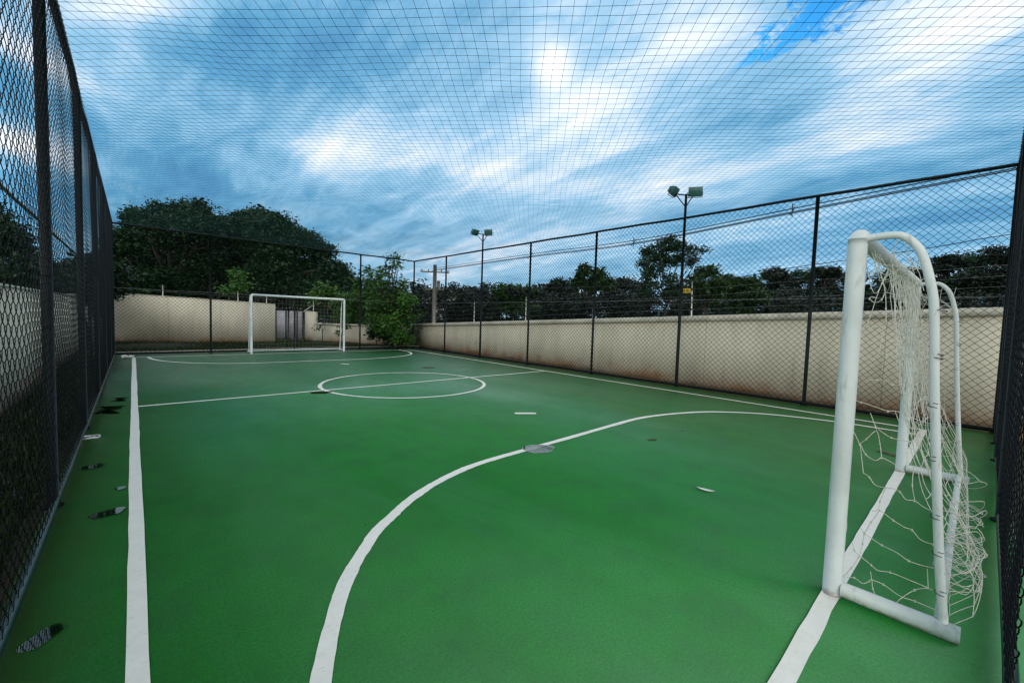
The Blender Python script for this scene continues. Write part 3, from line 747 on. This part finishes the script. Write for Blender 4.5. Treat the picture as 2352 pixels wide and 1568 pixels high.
wall_run('boundary_wall', 'cream wall beyond the left fence above the grass strip', [(-1.30, -1.0), (-1.30, 8.0), (-1.30, 16.0), (-1.28, 22.5)], [1.68, 1.68, 1.70, 1.85], caph=.04, capw=.015)
wall_run('boundary_wall', 'short cream return wall on the right of the striped gate', [(6.48, 22.96), (6.53, 22.3), (6.62, 21.87)], [1.50, 1.47, 1.45], caph=.03, capw=.012)
wall_run('boundary_wall', 'low cream garden wall with coping behind the leafy bush in far corner', [(6.64, 21.8), (7.2, 20.4), (8.2, 18.6), (9.1, 17.75), (9.66, 17.62)], [.93, .93, .95, .98, 1.04], caph=.09)
# gate with upright bars
def gate():
    p0 = np.array([4.80, 24.4]); p1 = np.array([6.44, 23.05])
    root = empty('metal_gate', (p0[0], p0[1], 0)); tag(root, 'grey sheet gate with dark upright bars in the gap of cream walls', 'gate')
    d = (p1 - p0); L = np.linalg.norm(d); d /= L; ang = math.atan2(d[1], d[0])
    gm = simple('pale grey gate sheet', (.36, .36, .40), (.26, .26, .30), 4, .6)
    o = MB().quadbox((d[0] * L / 2, d[1] * L / 2, .72), (L, .03, 1.5), [[d[0], -d[1], 0], [d[1], d[0], 0], [0, 0, 1]]).build('panel', gm, root)
    for t in (.0, .36, .60, .66, .86, 1.0):
        q = d * L * t - np.array([-d[1], d[0]]) * .05
        MB().tube([(q[0], q[1], 0), (q[0], q[1], 1.56)], .028, 8).build('upright_bar', M_STEEL, root)
    q0 = -np.array([-d[1], d[0]]) * .05; q1 = d * L + q0
    MB().tube([(q0[0], q0[1], 1.53), (q1[0], q1[1], 1.53)], .022, 8).build('frame', M_STEEL, root)
gate()

# white posts with security wires on the right wall
pw = simple('white fibreglass post', (.74, .74, .70), (.5, .5, .46), 12, .5)
PST = [(.9, 'ahead of the hill at the right edge'), (4.58, 'beside the yellow warning sign'), (7.47, 'third from the right along the wall'), (10.26, 'middle one of the row, left of the tall tree'), (13.15, 'beyond the thin floodlight pole'), (16.1, 'farthest one near the fence corner')]
WZ = [.16, .32, .48, .64]
for y, lb in PST[1:]:
    root = empty('security_post', (9.85, y, WT(y))); tag(root, 'slim white post on wall coping, ' + lb, 'post', 'white security posts on the right wall')
    lean = rng.normal(0, .02)
    MB().tube([(0, 0, -.02), (lean * .5, lean, .4), (lean, lean * 2.2, .80)], [.017, .016, .014], 8).build('rod', pw, root, True)
    for z in WZ: MB().tube([(-.02, lean * z, z), (.02, lean * z, z)], .021, 8).build('insulator', M_DCORD, root)
M_SEC = simple('thin security wire', (.30, .31, .30), (.14, .15, .15), 9, .4, .6)
for k, z in enumerate(WZ):
    P = [(9.83, y, WT(y) + z - .012 * math.sin((y % 2.9) / 2.9 * math.pi)) for y in np.arange(-2, 17.4, .5)]
    o = MB().tube(P, .0022, 4).build('security_wire', M_SEC)
    tag(o, ['lowest', 'second lowest', 'second highest', 'topmost'][k] + ' thin wire strung between white posts above the right wall', 'wire', 'security wires above the right wall')
P = [(-.5 + 9.6 * 0 + t * 5.3, 22.62 - t * 1.32, 2.12 - .15 * t + rng.normal(0, .004)) for t in np.linspace(0, 1, 12)]
for k, (x, y, z0, z1, lb) in enumerate([(.9, 22.28, 1.9, 2.35, 'short white post with thin wire on the tall panel, left of the fence post'), (3.4, 21.7, 1.8, 2.22, 'short white post on the tall panel just left of far goal'),
                                        (4.45, 21.45, 1.78, 2.15, 'short white post seen inside the far goal top corner'), (6.6, 22.0, 1.42, 2.0, 'white post with a slanting stay above the return wall')]):
    root = empty('security_post', (x, y, z0)); tag(root, lb, 'post', 'white posts on the far walls')
    MB().tube([(0, 0, 0), (0, 0, z1 - z0)], .016, 8).build('rod', pw, root)
    if k == 3: MB().tube([(-.45, .2, 0), (0, 0, .38)], .012, 6).build('stay', pw, root)
o = MB().tube(P, .0035, 5).build('security_wire', M_SEC); tag(o, 'single thin wire running above the tall far wall panel', 'wire')

# yellow warning sign
def sign():
    root = empty('warning_sign', (9.80, 4.72, 2.22)); tag(root, 'small yellow warning sign with black marks hanging on wall wires behind the floodlight pole', 'sign')
    bevelled('plate', (0, -.02, 0), (.008, .17, .11), simple('yellow plate', (.75, .50, .01), (.6, .4, .01), 9, .5), .003, root)
    k = simple('black print', (.01, .01, .01), (.02, .02, .02), 9, .6)
    b = MB()
    V = [(-.006, .045, .035), (-.006, .02, .035), (-.006, .035, .004), (-.006, .018, .004), (-.006, .048, -.04), (-.006, .040, -.006), (-.006, .058, -.006)]
    b.add(V, np.array([(0, 1, 2), (0, 2, 6), (2, 3, 5), (2, 5, 6), (3, 4, 5)])); b.build('symbol', k, root)
    b = MB()
    for z in (.03, .008, -.014, -.036): b.quadbox((-.005, -.045, z), (.002, .09 if z > -.03 else .06, .010))
    b.build('lettering', k, root)
sign()

# ------------------------------------------------------------------ floodlights
def floodlight(label, x, y, top, ang):
    root = empty('floodlight_pole', (x, y, 0)); tag(root, label, 'floodlight', 'floodlight poles on the right fence line')
    MB().tube([(0, 0, 0), (0, 0, 2), (0, 0, top)], [.036, .034, .026], 12).build('pole', M_STEEL, root, True)
    hs = simple('floodlight housing', (.02, .075, .07), (.012, .05, .048), 12, .4)
    gl = simple('floodlight glass', (.03, .11, .095), (.02, .08, .07), 3, .25)
    for s, (dx, dy, rot, tilt) in enumerate(((.15, -.13, R3(-58), R3(14)), (-.22, .19, R3(8), R3(32)))):
        h = empty('lamp', (dx, dy, top + .06), root); h.rotation_euler = (tilt, 0, rot)
        o = MB()
        V = [(sx * .15, -.05, sz * .105) for sx in (-1, 1) for sz in (-1, 1)] + [(sx * .10, .07, sz * .065) for sx in (-1, 1) for sz in (-1, 1)]
        o.add(V, np.array([(0, 1, 3, 2), (4, 6, 7, 5), (0, 4, 5, 1), (2, 3, 7, 6), (0, 2, 6, 4), (1, 5, 7, 3)]))
        q = o.build('housing', hs, h); bb = q.modifiers.new('bevel', 'BEVEL'); bb.width = .008; bb.segments = 2
        bevelled('glass', (0, -.056, 0), (.27, .01, .18), gl, .003, h)
        o = MB()
        for xx in np.linspace(-.09, .09, 9): o.quadbox((xx, .075, 0), (.004, .03, .12))
        o.build('cooling_fin', hs, h)
        o = MB().tube([(-.16, 0, 0), (-.16, .0, -.12), (.16, 0, -.12), (.16, 0, 0)], .008, 6); o.build('bracket', M_STEEL, h)
        MB().tube([(0, 0, top - .28), (dx * .9, dy * .75, top - .02)], .012, 8).build('brace', M_STEEL, root)
        MB().tube([(0, 0, top - .02), (dx, dy, top)], .014, 8).build('arm', M_STEEL, root)
    return root
floodlight('nearer floodlight pole with two green square lamps on braces, rising through the right fence', FX1 + .01, 4.55, 4.32, 0)
floodlight('farther floodlight pole with two small lamps, near the fence corner', FX1 + .01, 11.9, 4.38, 0)

# ------------------------------------------------------------------ utility pole, cables, house
def pole():
    root = empty('utility_pole', (14.2, 23.2, -.09)); tag(root, 'concrete utility pole with crossarms rising beyond far right corner of the fence', 'utility pole')
    cm = simple('weathered pole concrete', (.16, .15, .14), (.10, .10, .09), 4, .85)
    MB().tube([(0, 0, 0), (0, 0, 2.5), (0, 0, 4.75)], [.15, .13, .11], 12).build('shaft', cm, root, True)
    for z, L, rot in ((4.30, .9, .6), (3.2, .6, .8)):
        d = np.array([math.cos(rot), -math.sin(rot)])
        MB().tube([(-d[0] * L, -d[1] * L, z), (d[0] * L, d[1] * L, z)], .045, 6).build('crossarm', cm, root)
        for t in (-.9, -.45, .45, .9):
            MB().tube([(d[0] * L * t, d[1] * L * t, z + .03), (d[0] * L * t, d[1] * L * t, z + .09), (d[0] * L * t, d[1] * L * t, z + .16)], [.025, .05, .02], 8).build('insulator', cm, root)
    MB().tube([(.22, -.1, 3.35), (.22, -.1, 3.75)], .10, 12).build('transformer', cm, root)
pole()
M_CAB = simple('black cable', (.006, .007, .012), (.012, .012, .018), 9, .6)
CB = [(-3.5, 5.16), (-.3, 4.98), (3.76, 4.73), (8.87, 4.42), (14.41, 4.42), (22.9, 4.32)]
for k in range(3):
    P = [(14 + (.18, 0, -.18)[k], y, z + (.12, .0, -.10)[k] - .02 * (k == 1)) for y, z in CB]
    o = MB().tube(smooth_path(P, 8), .014, 6).build('overhead_cable', M_CAB)
    tag(o, ['uppermost', 'middle', 'lower'][k] + ' of three black power cables sagging past the right fence', 'cable', 'power cables beyond the right fence')
for y, z in ((3.76, 4.73), (8.87, 4.42), (14.41, 4.42)):
    b = MB().tube([(14.18, y, z + .16), (14, y, z - .02), (13.82, y, z - .14)], .015, 6); b.tube([(14, y, z - .15), (14, y, z + .2)], .015, 6)
    o = b.build('cable_spacer', M_CAB); tag(o, 'small spacer clamped across the power cables ' + {3.76: 'near the right end', 8.87: 'above the tall single tree', 14.41: 'above the distant wood'}[y], 'cable spacer', 'spacers on the power cables')
P = [(14.0, -3, 3.80), (14.0, -.27, 3.56), (14.0, .93, 3.40), (14.0, 3.5, 3.15), (14.0, 8, 2.8), (14.1, 22.9, 3.1)]
tag(MB().tube(smooth_path(P, 8), .010, 5).build('overhead_cable', M_CAB), 'single thin cable hanging lower, dipping towards the wooded hill', 'cable')
def house():
    c = at(1012, 712, 62); root = empty('house', (c[0], c[1], -.09)); tag(root, 'small pale house with low roof behind the utility pole', 'house')
    root.rotation_euler[2] = R3(-40)
    wm = simple('pale house paint', (.45, .44, .44), (.36, .35, .35), 2, .8)
    MB().quadbox((0, 0, 2.2), (7, 5, 4.4)).build('wall', wm, root)
    V = [(-3.9, -2.9, 4.35), (3.9, -2.9, 4.35), (3.9, 2.9, 4.35), (-3.9, 2.9, 4.35), (-2.4, 0, 5.6), (2.4, 0, 5.6)]
    b = MB(); b.add(V, np.array([(0, 1, 5, 4), (2, 3, 4, 5), (0, 3, 2, 1)])); b.add(V, np.array([(0, 4, 3), (1, 2, 5)])); b.build('roof', simple('grey tiles', (.12, .11, .11), (.08, .075, .07), 3, .8), root)
    wg = simple('white window', (.7, .7, .72), (.6, .6, .62), 2, .4)
    for x in (-2, 1.6): MB().quadbox((x, -2.53, 3.3), (1.3, .08, 1.2)).build('window', wg, root)
house()

# ------------------------------------------------------------------ litter near the left fence
def litter():
    tm = simple('white plastic', (.6, .62, .6), (.4, .42, .4), 20, .3)
    root = empty('plastic_ring', (-.36, 6.34, .012)); tag(root, 'round white plastic ring lying by the left fence foot', 'litter')
    a = np.linspace(0, 2 * np.pi, 25); MB().tube(np.stack([.07 * np.cos(a), .07 * np.sin(a), .004 * np.sin(3 * a)], 1), .010, 8).build('rim', tm, root, True)
    MB().tube([(0, 0, -.008), (.0, .0, .0), (0, 0, .006)], [.045, .04, .02], 14).build('cap', simple('dirty plastic', (.30, .33, .30), (.18, .2, .18), 20, .4), root, True)
    root = empty('crushed_bottle', (-.12, 15.62, .05)); tag(root, 'crushed white bottle lying at the far left court corner', 'litter')
    MB().tube([(-.13, .02, 0), (-.06, 0, .01), (0, .01, -.005), (.06, 0, .01), (.09, 0, .012), (.13, .01, .01)], [.045, .05, .032, .045, .02, .018], 12).build('body', tm, root, True)
    MB().tube([(.13, .01, .01), (.16, .01, .01)], .022, 10).build('cap', M_DCORD, root, True)
litter()
# ------------------------------------------------------------------ trees
def leaf_cloud(b, blobs, n, size, clump=.5, per=34, g=rng, up=.3, aspect=.5):
    """many small bent leaves gathered in clumps through the blobs' volume"""
    blobs = np.array(blobs, float); vol = (blobs[:, 3] * blobs[:, 4] * blobs[:, 5]) ** .67; pk = vol / vol.sum()
    nc = max(4, n // per); bi = g.choice(len(blobs), nc, p=pk); B = blobs[bi]
    d = g.normal(0, 1, (nc, 3)); d /= np.linalg.norm(d, axis=1)[:, None]
    rr = g.uniform(.35, 1.08, nc) ** .45
    C = B[:, :3] + d * B[:, 3:6] * rr[:, None]
    ci = np.repeat(np.arange(nc), per); m = len(ci)
    cs = clump * g.uniform(.5, 1.3, nc)
    P = C[ci] + np.clip(g.normal(0, 1, (m, 3)), -1.5, 1.5) * (cs[ci] * .55)[:, None] * np.array([1, 1, .62])
    ax = g.normal(0, 1, (m, 3)); ax[:, 2] = ax[:, 2] * .5 - .15; ax /= np.linalg.norm(ax, axis=1)[:, None]
    nn = g.normal(0, 1, (m, 3)); nn[:, 2] += up * 3; sd = np.cross(ax, nn); sd /= np.linalg.norm(sd, axis=1)[:, None] + 1e-9
    L = size * g.uniform(.6, 1.4, m)[:, None]; W = L * aspect * .5
    V = np.stack([P, P + ax * L * .45 + sd * W, P + ax * L, P + ax * L * .45 - sd * W], 1).reshape(-1, 3)
    b.add(V, np.arange(m * 4).reshape(-1, 4))

def limb(b, p, q, r0, r1, g, bend=.12, n=7):
    p = np.array(p, float); q = np.array(q, float); L = np.linalg.norm(q - p); t = np.linspace(0, 1, 6)
    P = p + (q - p) * t[:, None] + np.sin(t * np.pi)[:, None] * g.normal(0, bend * L * .5, 3) + np.array([0, 0, .08 * L]) * np.sin(t * np.pi)[:, None]
    P[0] = p; P[-1] = q
    b.tube(P, np.linspace(r0, r1, 6), n)

def make_tree(label, base, blobs, n, leaf, mtl, trunk_r=.18, group=None, cat='tree', clump=.5, seed=1, aspect=.5, per=34, fork=.35, name='leafy_tree', up=.3, inner=True):
    g = np.random.default_rng(seed); base = np.array(base, float)
    root = empty(name, base.tolist()); tag(root, label, cat, group)
    blobs = np.array(blobs, float)
    b = MB(); leaf_cloud(b, blobs, n, leaf, clump, per, g, up, aspect)
    if n > 3000 and inner:
        ib = blobs.copy(); ib[:, 3:6] *= .72; leaf_cloud(b, ib, int(n * .35), leaf * 1.6, clump, per, g, up, .7)
    b.build('crown', mtl, root)
    zt = blobs[:, 2].max(); zl = (blobs[:, 2] - blobs[:, 5]).min()
    cxy = blobs[:, :2].mean(0); f = np.array([cxy[0] * .5, cxy[1] * .5, max(.3, zl * .5 + zt * fork * .5)])
    b = MB(); limb(b, (0, 0, -.1), f, trunk_r, trunk_r * .7, g, .06, 10)
    for q in blobs:
        limb(b, f, q[:3], trunk_r * .55, trunk_r * .12, g, .12, 6)
        for k in range(4):
            e = q[:3] + g.normal(0, .55, 3) * q[3:6]; limb(b, q[:3] * .7 + f * .3, e, trunk_r * .2, trunk_r * .04, g, .15, 5)
    b.build('trunk', M_TRUNK, root, True)
    return root

def blobs_for(w, h, base_h, g, k=9, lump=.42):
    """uneven crown: w half width, h full height, base_h height of the crown's underside"""
    out = []
    for i in range(k):
        a = g.uniform(0, 2 * np.pi); rr = g.uniform(.15, .72) * w; zc = g.uniform(0, 1)
        z = base_h + (h - base_h) * (.18 + .66 * zc); k_ = 1 - .45 * max(0, zc - .4) / .6
        s = w * lump * g.uniform(.75, 1.25)
        out.append((rr * math.cos(a) * k_, rr * math.sin(a) * k_, z, s, s, s * .72))
    out.append((0, 0, h - w * lump * .6, w * lump * .9, w * lump * .9, w * lump * .6))
    return out

def ground_at(u, depth):
    q = ray(u, 728); q = q / (q @ FWD) * depth
    return np.array([q[0], q[1], -.09])
def top_z(u, v, depth): return float(at(u, v, depth)[2])

# big dark trees behind the tall far wall: silhouettes read as (across, height) from where the camera stands
def big_tree(label, depth, lumps, n, leaf, mtl, seed, trunk_u, trunk_r=.3, thick=1.0, clump=.55, group='dark trees behind the far fence', **kw):
    g = np.random.default_rng(seed); base = ground_at(trunk_u, depth)
    out = []
    for (u, v, r) in lumps:
        dd = depth + g.uniform(-1.2, 1.6) * thick; c = at(u, v, dd); s = r * dd / FPX
        out.append((c[0] - base[0], c[1] - base[1], c[2] - base[2], s, s, s * .8))
    return make_tree(label, base, out, n, leaf, mtl, trunk_r, group, seed=seed, clump=clump, **kw)
big_tree('broad dark tree with flat lumpy crown, tallest at the left behind the far fence', 27, [(325, 505, 34), (375, 490, 30), (420, 485, 28), (462, 478, 22), (400, 530, 55), (330, 560, 55), (470, 525, 45), (300, 620, 50), (380, 620, 60), (460, 600, 55), (505, 520, 22), (400, 650, 55), (440, 655, 50), (345, 660, 50)], 52000, .16, M_LEAF_DARK, 11, 400, .34)
big_tree('large domed dark tree behind the far goal, crown falling away to the right', 29, [(560, 505, 26), (600, 500, 26), (640, 515, 30), (585, 545, 55), (660, 550, 45), (700, 555, 34), (735, 580, 32), (640, 610, 60), (560, 610, 55), (720, 630, 50), (770, 620, 28), (535, 520, 22), (640, 655, 50), (590, 655, 50), (700, 665, 40)], 54000, .16, M_LEAF_DARK, 12, 630, .36)
big_tree('dark tree filling behind the goal between broad and domed trees', 33, [(500, 560, 45), (520, 620, 60), (560, 650, 50), (470, 650, 50)], 13000, .22, M_LEAF_DARK, 13, 515, .3)
big_tree('low dark tree beside the left fence corner', 24, [(262, 600, 32), (290, 560, 34), (285, 640, 40), (250, 660, 40), (320, 650, 40)], 12000, .18, M_LEAF_DARK, 14, 270, .22)
big_tree('dark rounded tree at the right shoulder of the wood, behind the leafy bush', 27, [(760, 640, 36), (790, 650, 30), (740, 680, 40), (800, 690, 34), (700, 680, 40)], 12000, .18, M_LEAF_DARK, 15, 765, .2)
big_tree('pale green young tree half hidden behind the tall far wall, left of the goal', 23.6, [(540, 625, 16), (552, 650, 20), (530, 665, 18)], 900, .17, M_LEAF_MID, 16, 542, .05, thick=.3, clump=.35, per=18, group='young trees near the far walls')
big_tree('light green sprig of leaves at the left fence corner', 23.5, [(266, 625, 13), (275, 640, 14), (262, 645, 12)], 700, .17, M_LEAF_LIGHT, 17, 268, .05, thick=.3, clump=.3, per=18, group='young trees near the far walls')
# young tree and bushy trees in the far right corner
big_tree('bright leafy bush tree with a leaning feathery top in the far right corner', 18.3, [(903, 597, 10), (893, 622, 17), (912, 612, 9), (872, 640, 20), (882, 668, 32), (916, 660, 22), (905, 700, 34), (868, 705, 30), (925, 730, 24), (890, 745, 28), (935, 690, 18), (945, 715, 16), (860, 735, 26), (900, 770, 22), (935, 760, 18)], 7000, .18, M_LEAF_MID, 18, 893, .06, inner=False, thick=.6, clump=.3, per=16, group='young trees near the far walls', aspect=.34)
big_tree('light green low tree to the left of the feathery bush', 20.5, [(845, 625, 12), (838, 655, 22), (815, 690, 26), (850, 690, 22), (805, 725, 22), (835, 735, 24), (780, 700, 20), (790, 735, 22), (815, 755, 22), (845, 765, 20)], 6500, .18, M_LEAF_MID, 19, 832, .06, inner=False, thick=.3, clump=.25, per=16, group='young trees near the far walls', aspect=.36)
big_tree('pale broad leaved bush peeping over the low wall right of the far goal', 22, [(745, 665, 16), (765, 672, 15), (728, 678, 13), (780, 682, 12)], 700, .22, M_LEAF_LIGHT, 20, 752, .05, thick=.2, clump=.3, per=14, group='young trees near the far walls', aspect=.5)
for i, (u, v, dep, lb) in enumerate([(552, 742, 20.5, 'thin bare sapling with a few leaves before the tall far wall'), (741, 756, 20.0, 'spindly sapling seen through the far goal by its right post'), (786, 770, 19.2, 'leafless sapling stem beside the far goal post'), (866, 765, 18.4, 'low spreading shrub under the light green tree'), (925, 775, 17.9, 'small dark shrub at the foot of feathery bush')]):
    lum = [(u, v - 40, 9), (u + 5, v - 22, 9), (u - 6, v - 5, 8)] if i < 3 else [(u, v - 4, 16), (u + 14, v + 4, 12), (u - 14, v + 6, 12)]
    big_tree(lb, dep, lum, 260 if i < 3 else 900, .13, M_LEAF_DARK if i % 2 else M_LEAF_MID, 30 + i, u, .022, thick=.1, clump=.16, per=10, group='saplings and shrubs by the far walls', aspect=.4)
# trees beyond the left wall, seen through the near left fence
big_tree('dark tree crown beyond the left wall, seen through the mesh at the picture edge', 9, [(-120, 500, 90), (-40, 540, 70), (10, 580, 60), (60, 620, 48), (-60, 640, 80), (110, 645, 30), (20, 650, 45)], 16000, .10, M_LEAF_DARK, 40, -60, .16, thick=.8, clump=.3)
big_tree('dark bushy tree beyond the left wall between the first two fence posts', 14, [(150, 640, 40), (190, 630, 40), (225, 625, 45), (120, 660, 30), (180, 660, 34), (240, 650, 40), (90, 655, 26)], 13000, .12, M_LEAF_DARK, 41, 190, .14, thick=.8, clump=.35)
# single tall tree with gaps, right of centre
big_tree('tall airy tree with a spreading umbrella crown behind the nearer floodlight', 24, [(1500, 583, 24), (1535, 562, 22), (1560, 572, 20), (1520, 600, 22), (1592, 575, 15), (1612, 572, 10), (1480, 632, 16), (1555, 598, 17), (1500, 625, 18), (1478, 605, 12), (1590, 600, 12), (1540, 640, 16), (1490, 660, 22), (1550, 665, 24)], 11000, .14, M_LEAF_DARK, 50, 1530, .07, inner=False, thick=.6, clump=.3, per=22, group='trees beyond the right wall')
big_tree('bright green bush tree just right of the nearer floodlight', 25, [(1615, 625, 18), (1640, 622, 14), (1600, 650, 22), (1650, 650, 20), (1625, 680, 30)], 3200, .16, M_LEAF_DULL, 51, 1620, .1, thick=.6, clump=.35, per=20, group='trees beyond the right wall')
big_tree('yellowish green tree over the wall, between airy tree and goal post', 27, [(1695, 655, 22), (1725, 650, 18), (1670, 672, 20), (1740, 680, 24), (1705, 700, 30)], 3600, .17, M_LEAF_DULL, 52, 1705, .06, thick=.6, clump=.35, per=18, group='trees beyond the right wall')
big_tree('feathery topped tree near the middle of the far wood', 30, [(1345, 622, 14), (1375, 628, 15), (1330, 645, 18), (1360, 655, 24), (1395, 650, 18)], 3200, .18, M_LEAF_DULL, 53, 1360, .1, thick=.6, clump=.4, per=18, group='trees beyond the right wall')
big_tree('scrubby grey green tree behind the farther floodlight', 33, [(1150, 672, 20), (1185, 668, 20), (1215, 672, 18), (1170, 700, 28), (1210, 705, 26)], 4200, .17, M_LEAF_MID, 54, 1180, .1, thick=.6, clump=.4, per=18, group='trees beyond the right wall')
FW = [(965, 705, 26, 46, 'at the fence corner by the utility pole'), (1045, 700, 24, 50, 'right of the pale house'), (1085, 672, 26, 44, 'with a round head left of the farther floodlight'), (1130, 690, 24, 48, 'just right of the farther floodlight'),
      (1240, 672, 28, 46, 'in a low saddle of the wood'), (1285, 655, 30, 42, 'with a flat wide head'), (1320, 660, 24, 46, 'just left of the feathery tree'), (1425, 650, 30, 44, 'between feathery tree and tall airy tree'), (1460, 660, 24, 48, 'under the tall airy tree'),
      (1560, 665, 28, 44, 'under the right limbs of airy tree'), (1775, 628, 24, 46, 'with a pointed head above yellowish tree'), (1810, 640, 26, 44, 'with twin heads beyond the third fence panel'), (1850, 635, 26, 48, 'low, right of the twin headed one'), (1905, 625, 30, 42, 'with a smooth dome left of the goal post'),
      (1960, 640, 28, 46, 'hidden in part by the goal post'), (2030, 640, 30, 44, 'seen between the goal tubes'), (2100, 630, 32, 42, 'behind the goal netting'), (2160, 605, 36, 40, 'on the rising hill right of the goal'), (2220, 600, 38, 40, 'on the hill top, widest of them'), (2285, 590, 40, 38, 'on the hill at the right fence corner'), (2345, 590, 40, 38, 'at the right picture edge behind the near fence'),
      (1665, 640, 24, 50, 'in a gap between bright bush and yellowish tree')]
for i, (u, v, r, dep, lb) in enumerate(FW):
    g = np.random.default_rng(100 + i)
    lum = [(u, v, r * .62)] + [(u + g.uniform(-1, 1) * r * .95, v + g.uniform(-.2, .5) * r, r * g.uniform(.35, .6)) for _ in range(4)] + [(u + g.uniform(-1, 1) * r, v + r * 1.1 + g.uniform(0, 20), r * .9) for _ in range(3)] + [(u, v + 62, r * 1.1)]
    big_tree('dark distant tree ' + lb, dep, lum, 5600, .24, M_LEAF_FAR if i % 3 else M_LEAF_DARK, 200 + i, u, .2, thick=1.5, clump=.6, group='distant wood beyond the right wall')
# undergrowth that closes the foot of the wood
def hill():
    # low wooded ridge beyond everything, following the lie of the land
    V = []; us = list(range(-400, 2900, 60))
    for k, (dd, f) in enumerate(((52, 0), (60, .55), (72, 1.0), (110, .7), (160, 0))):
        for u in us:
            q = ground_at(u, dd); top = 3.2 + 1.4 * math.sin(u * .004) + (3.5 if 2050 < u else 0) * min(1, (u - 2050) / 200) + .5 * math.sin(u * .021)
            if u < 980: top = 5.0
            V.append((q[0], q[1], -.3 + f * top))
    n = len(us); F = [(j * n + i, j * n + i + 1, (j + 1) * n + i + 1, (j + 1) * n + i) for j in range(4) for i in range(n - 1)]
    tag(MB().add(V, F).build('hill', simple('wooded slope', (.008, .018, .008), (.004, .010, .005), .4, .95, bump=.8, bscale=1.5), None, True), kind='structure')
hill()
def undergrowth():
    b = MB(); bl = []
    for u in range(930, 2420, 26):
        dep = 34 + rng.uniform(-3, 5); c = at(u, 700 + (u - 930) * .012 + rng.uniform(-12, 16), dep); s = 34 * dep / FPX
        bl.append((c[0], c[1], c[2], s, s, 1.5))
    leaf_cloud(b, bl, 60000, .24, .6, 34, rng)
    bl = []
    for u in range(240, 980, 22):
        dep = 27.5 + rng.uniform(-1, 2.5); c = at(u, 690 + (u - 240) * .03, dep); s = 30 * dep / FPX
        bl.append((c[0], c[1], c[2], s, s, 1.3))
    leaf_cloud(b, bl, 26000, .22, .6, 34, rng)
    tag(b.build('undergrowth', M_LEAF_FAR), 'dark tangled undergrowth closing the foot of the wood behind the walls', 'undergrowth', kind='stuff')
undergrowth()

SC.view_settings.view_transform = 'Standard'
SC.view_settings.look = 'None'
SC.view_settings.exposure = 0.38
SC.view_settings.gamma = 1.0
SC.cycles.max_bounces = 6
SC.cycles.use_denoising = True
SC.cycles.filter_width = 1.4 if hasattr(SC.cycles, 'filter_width') else 1.5
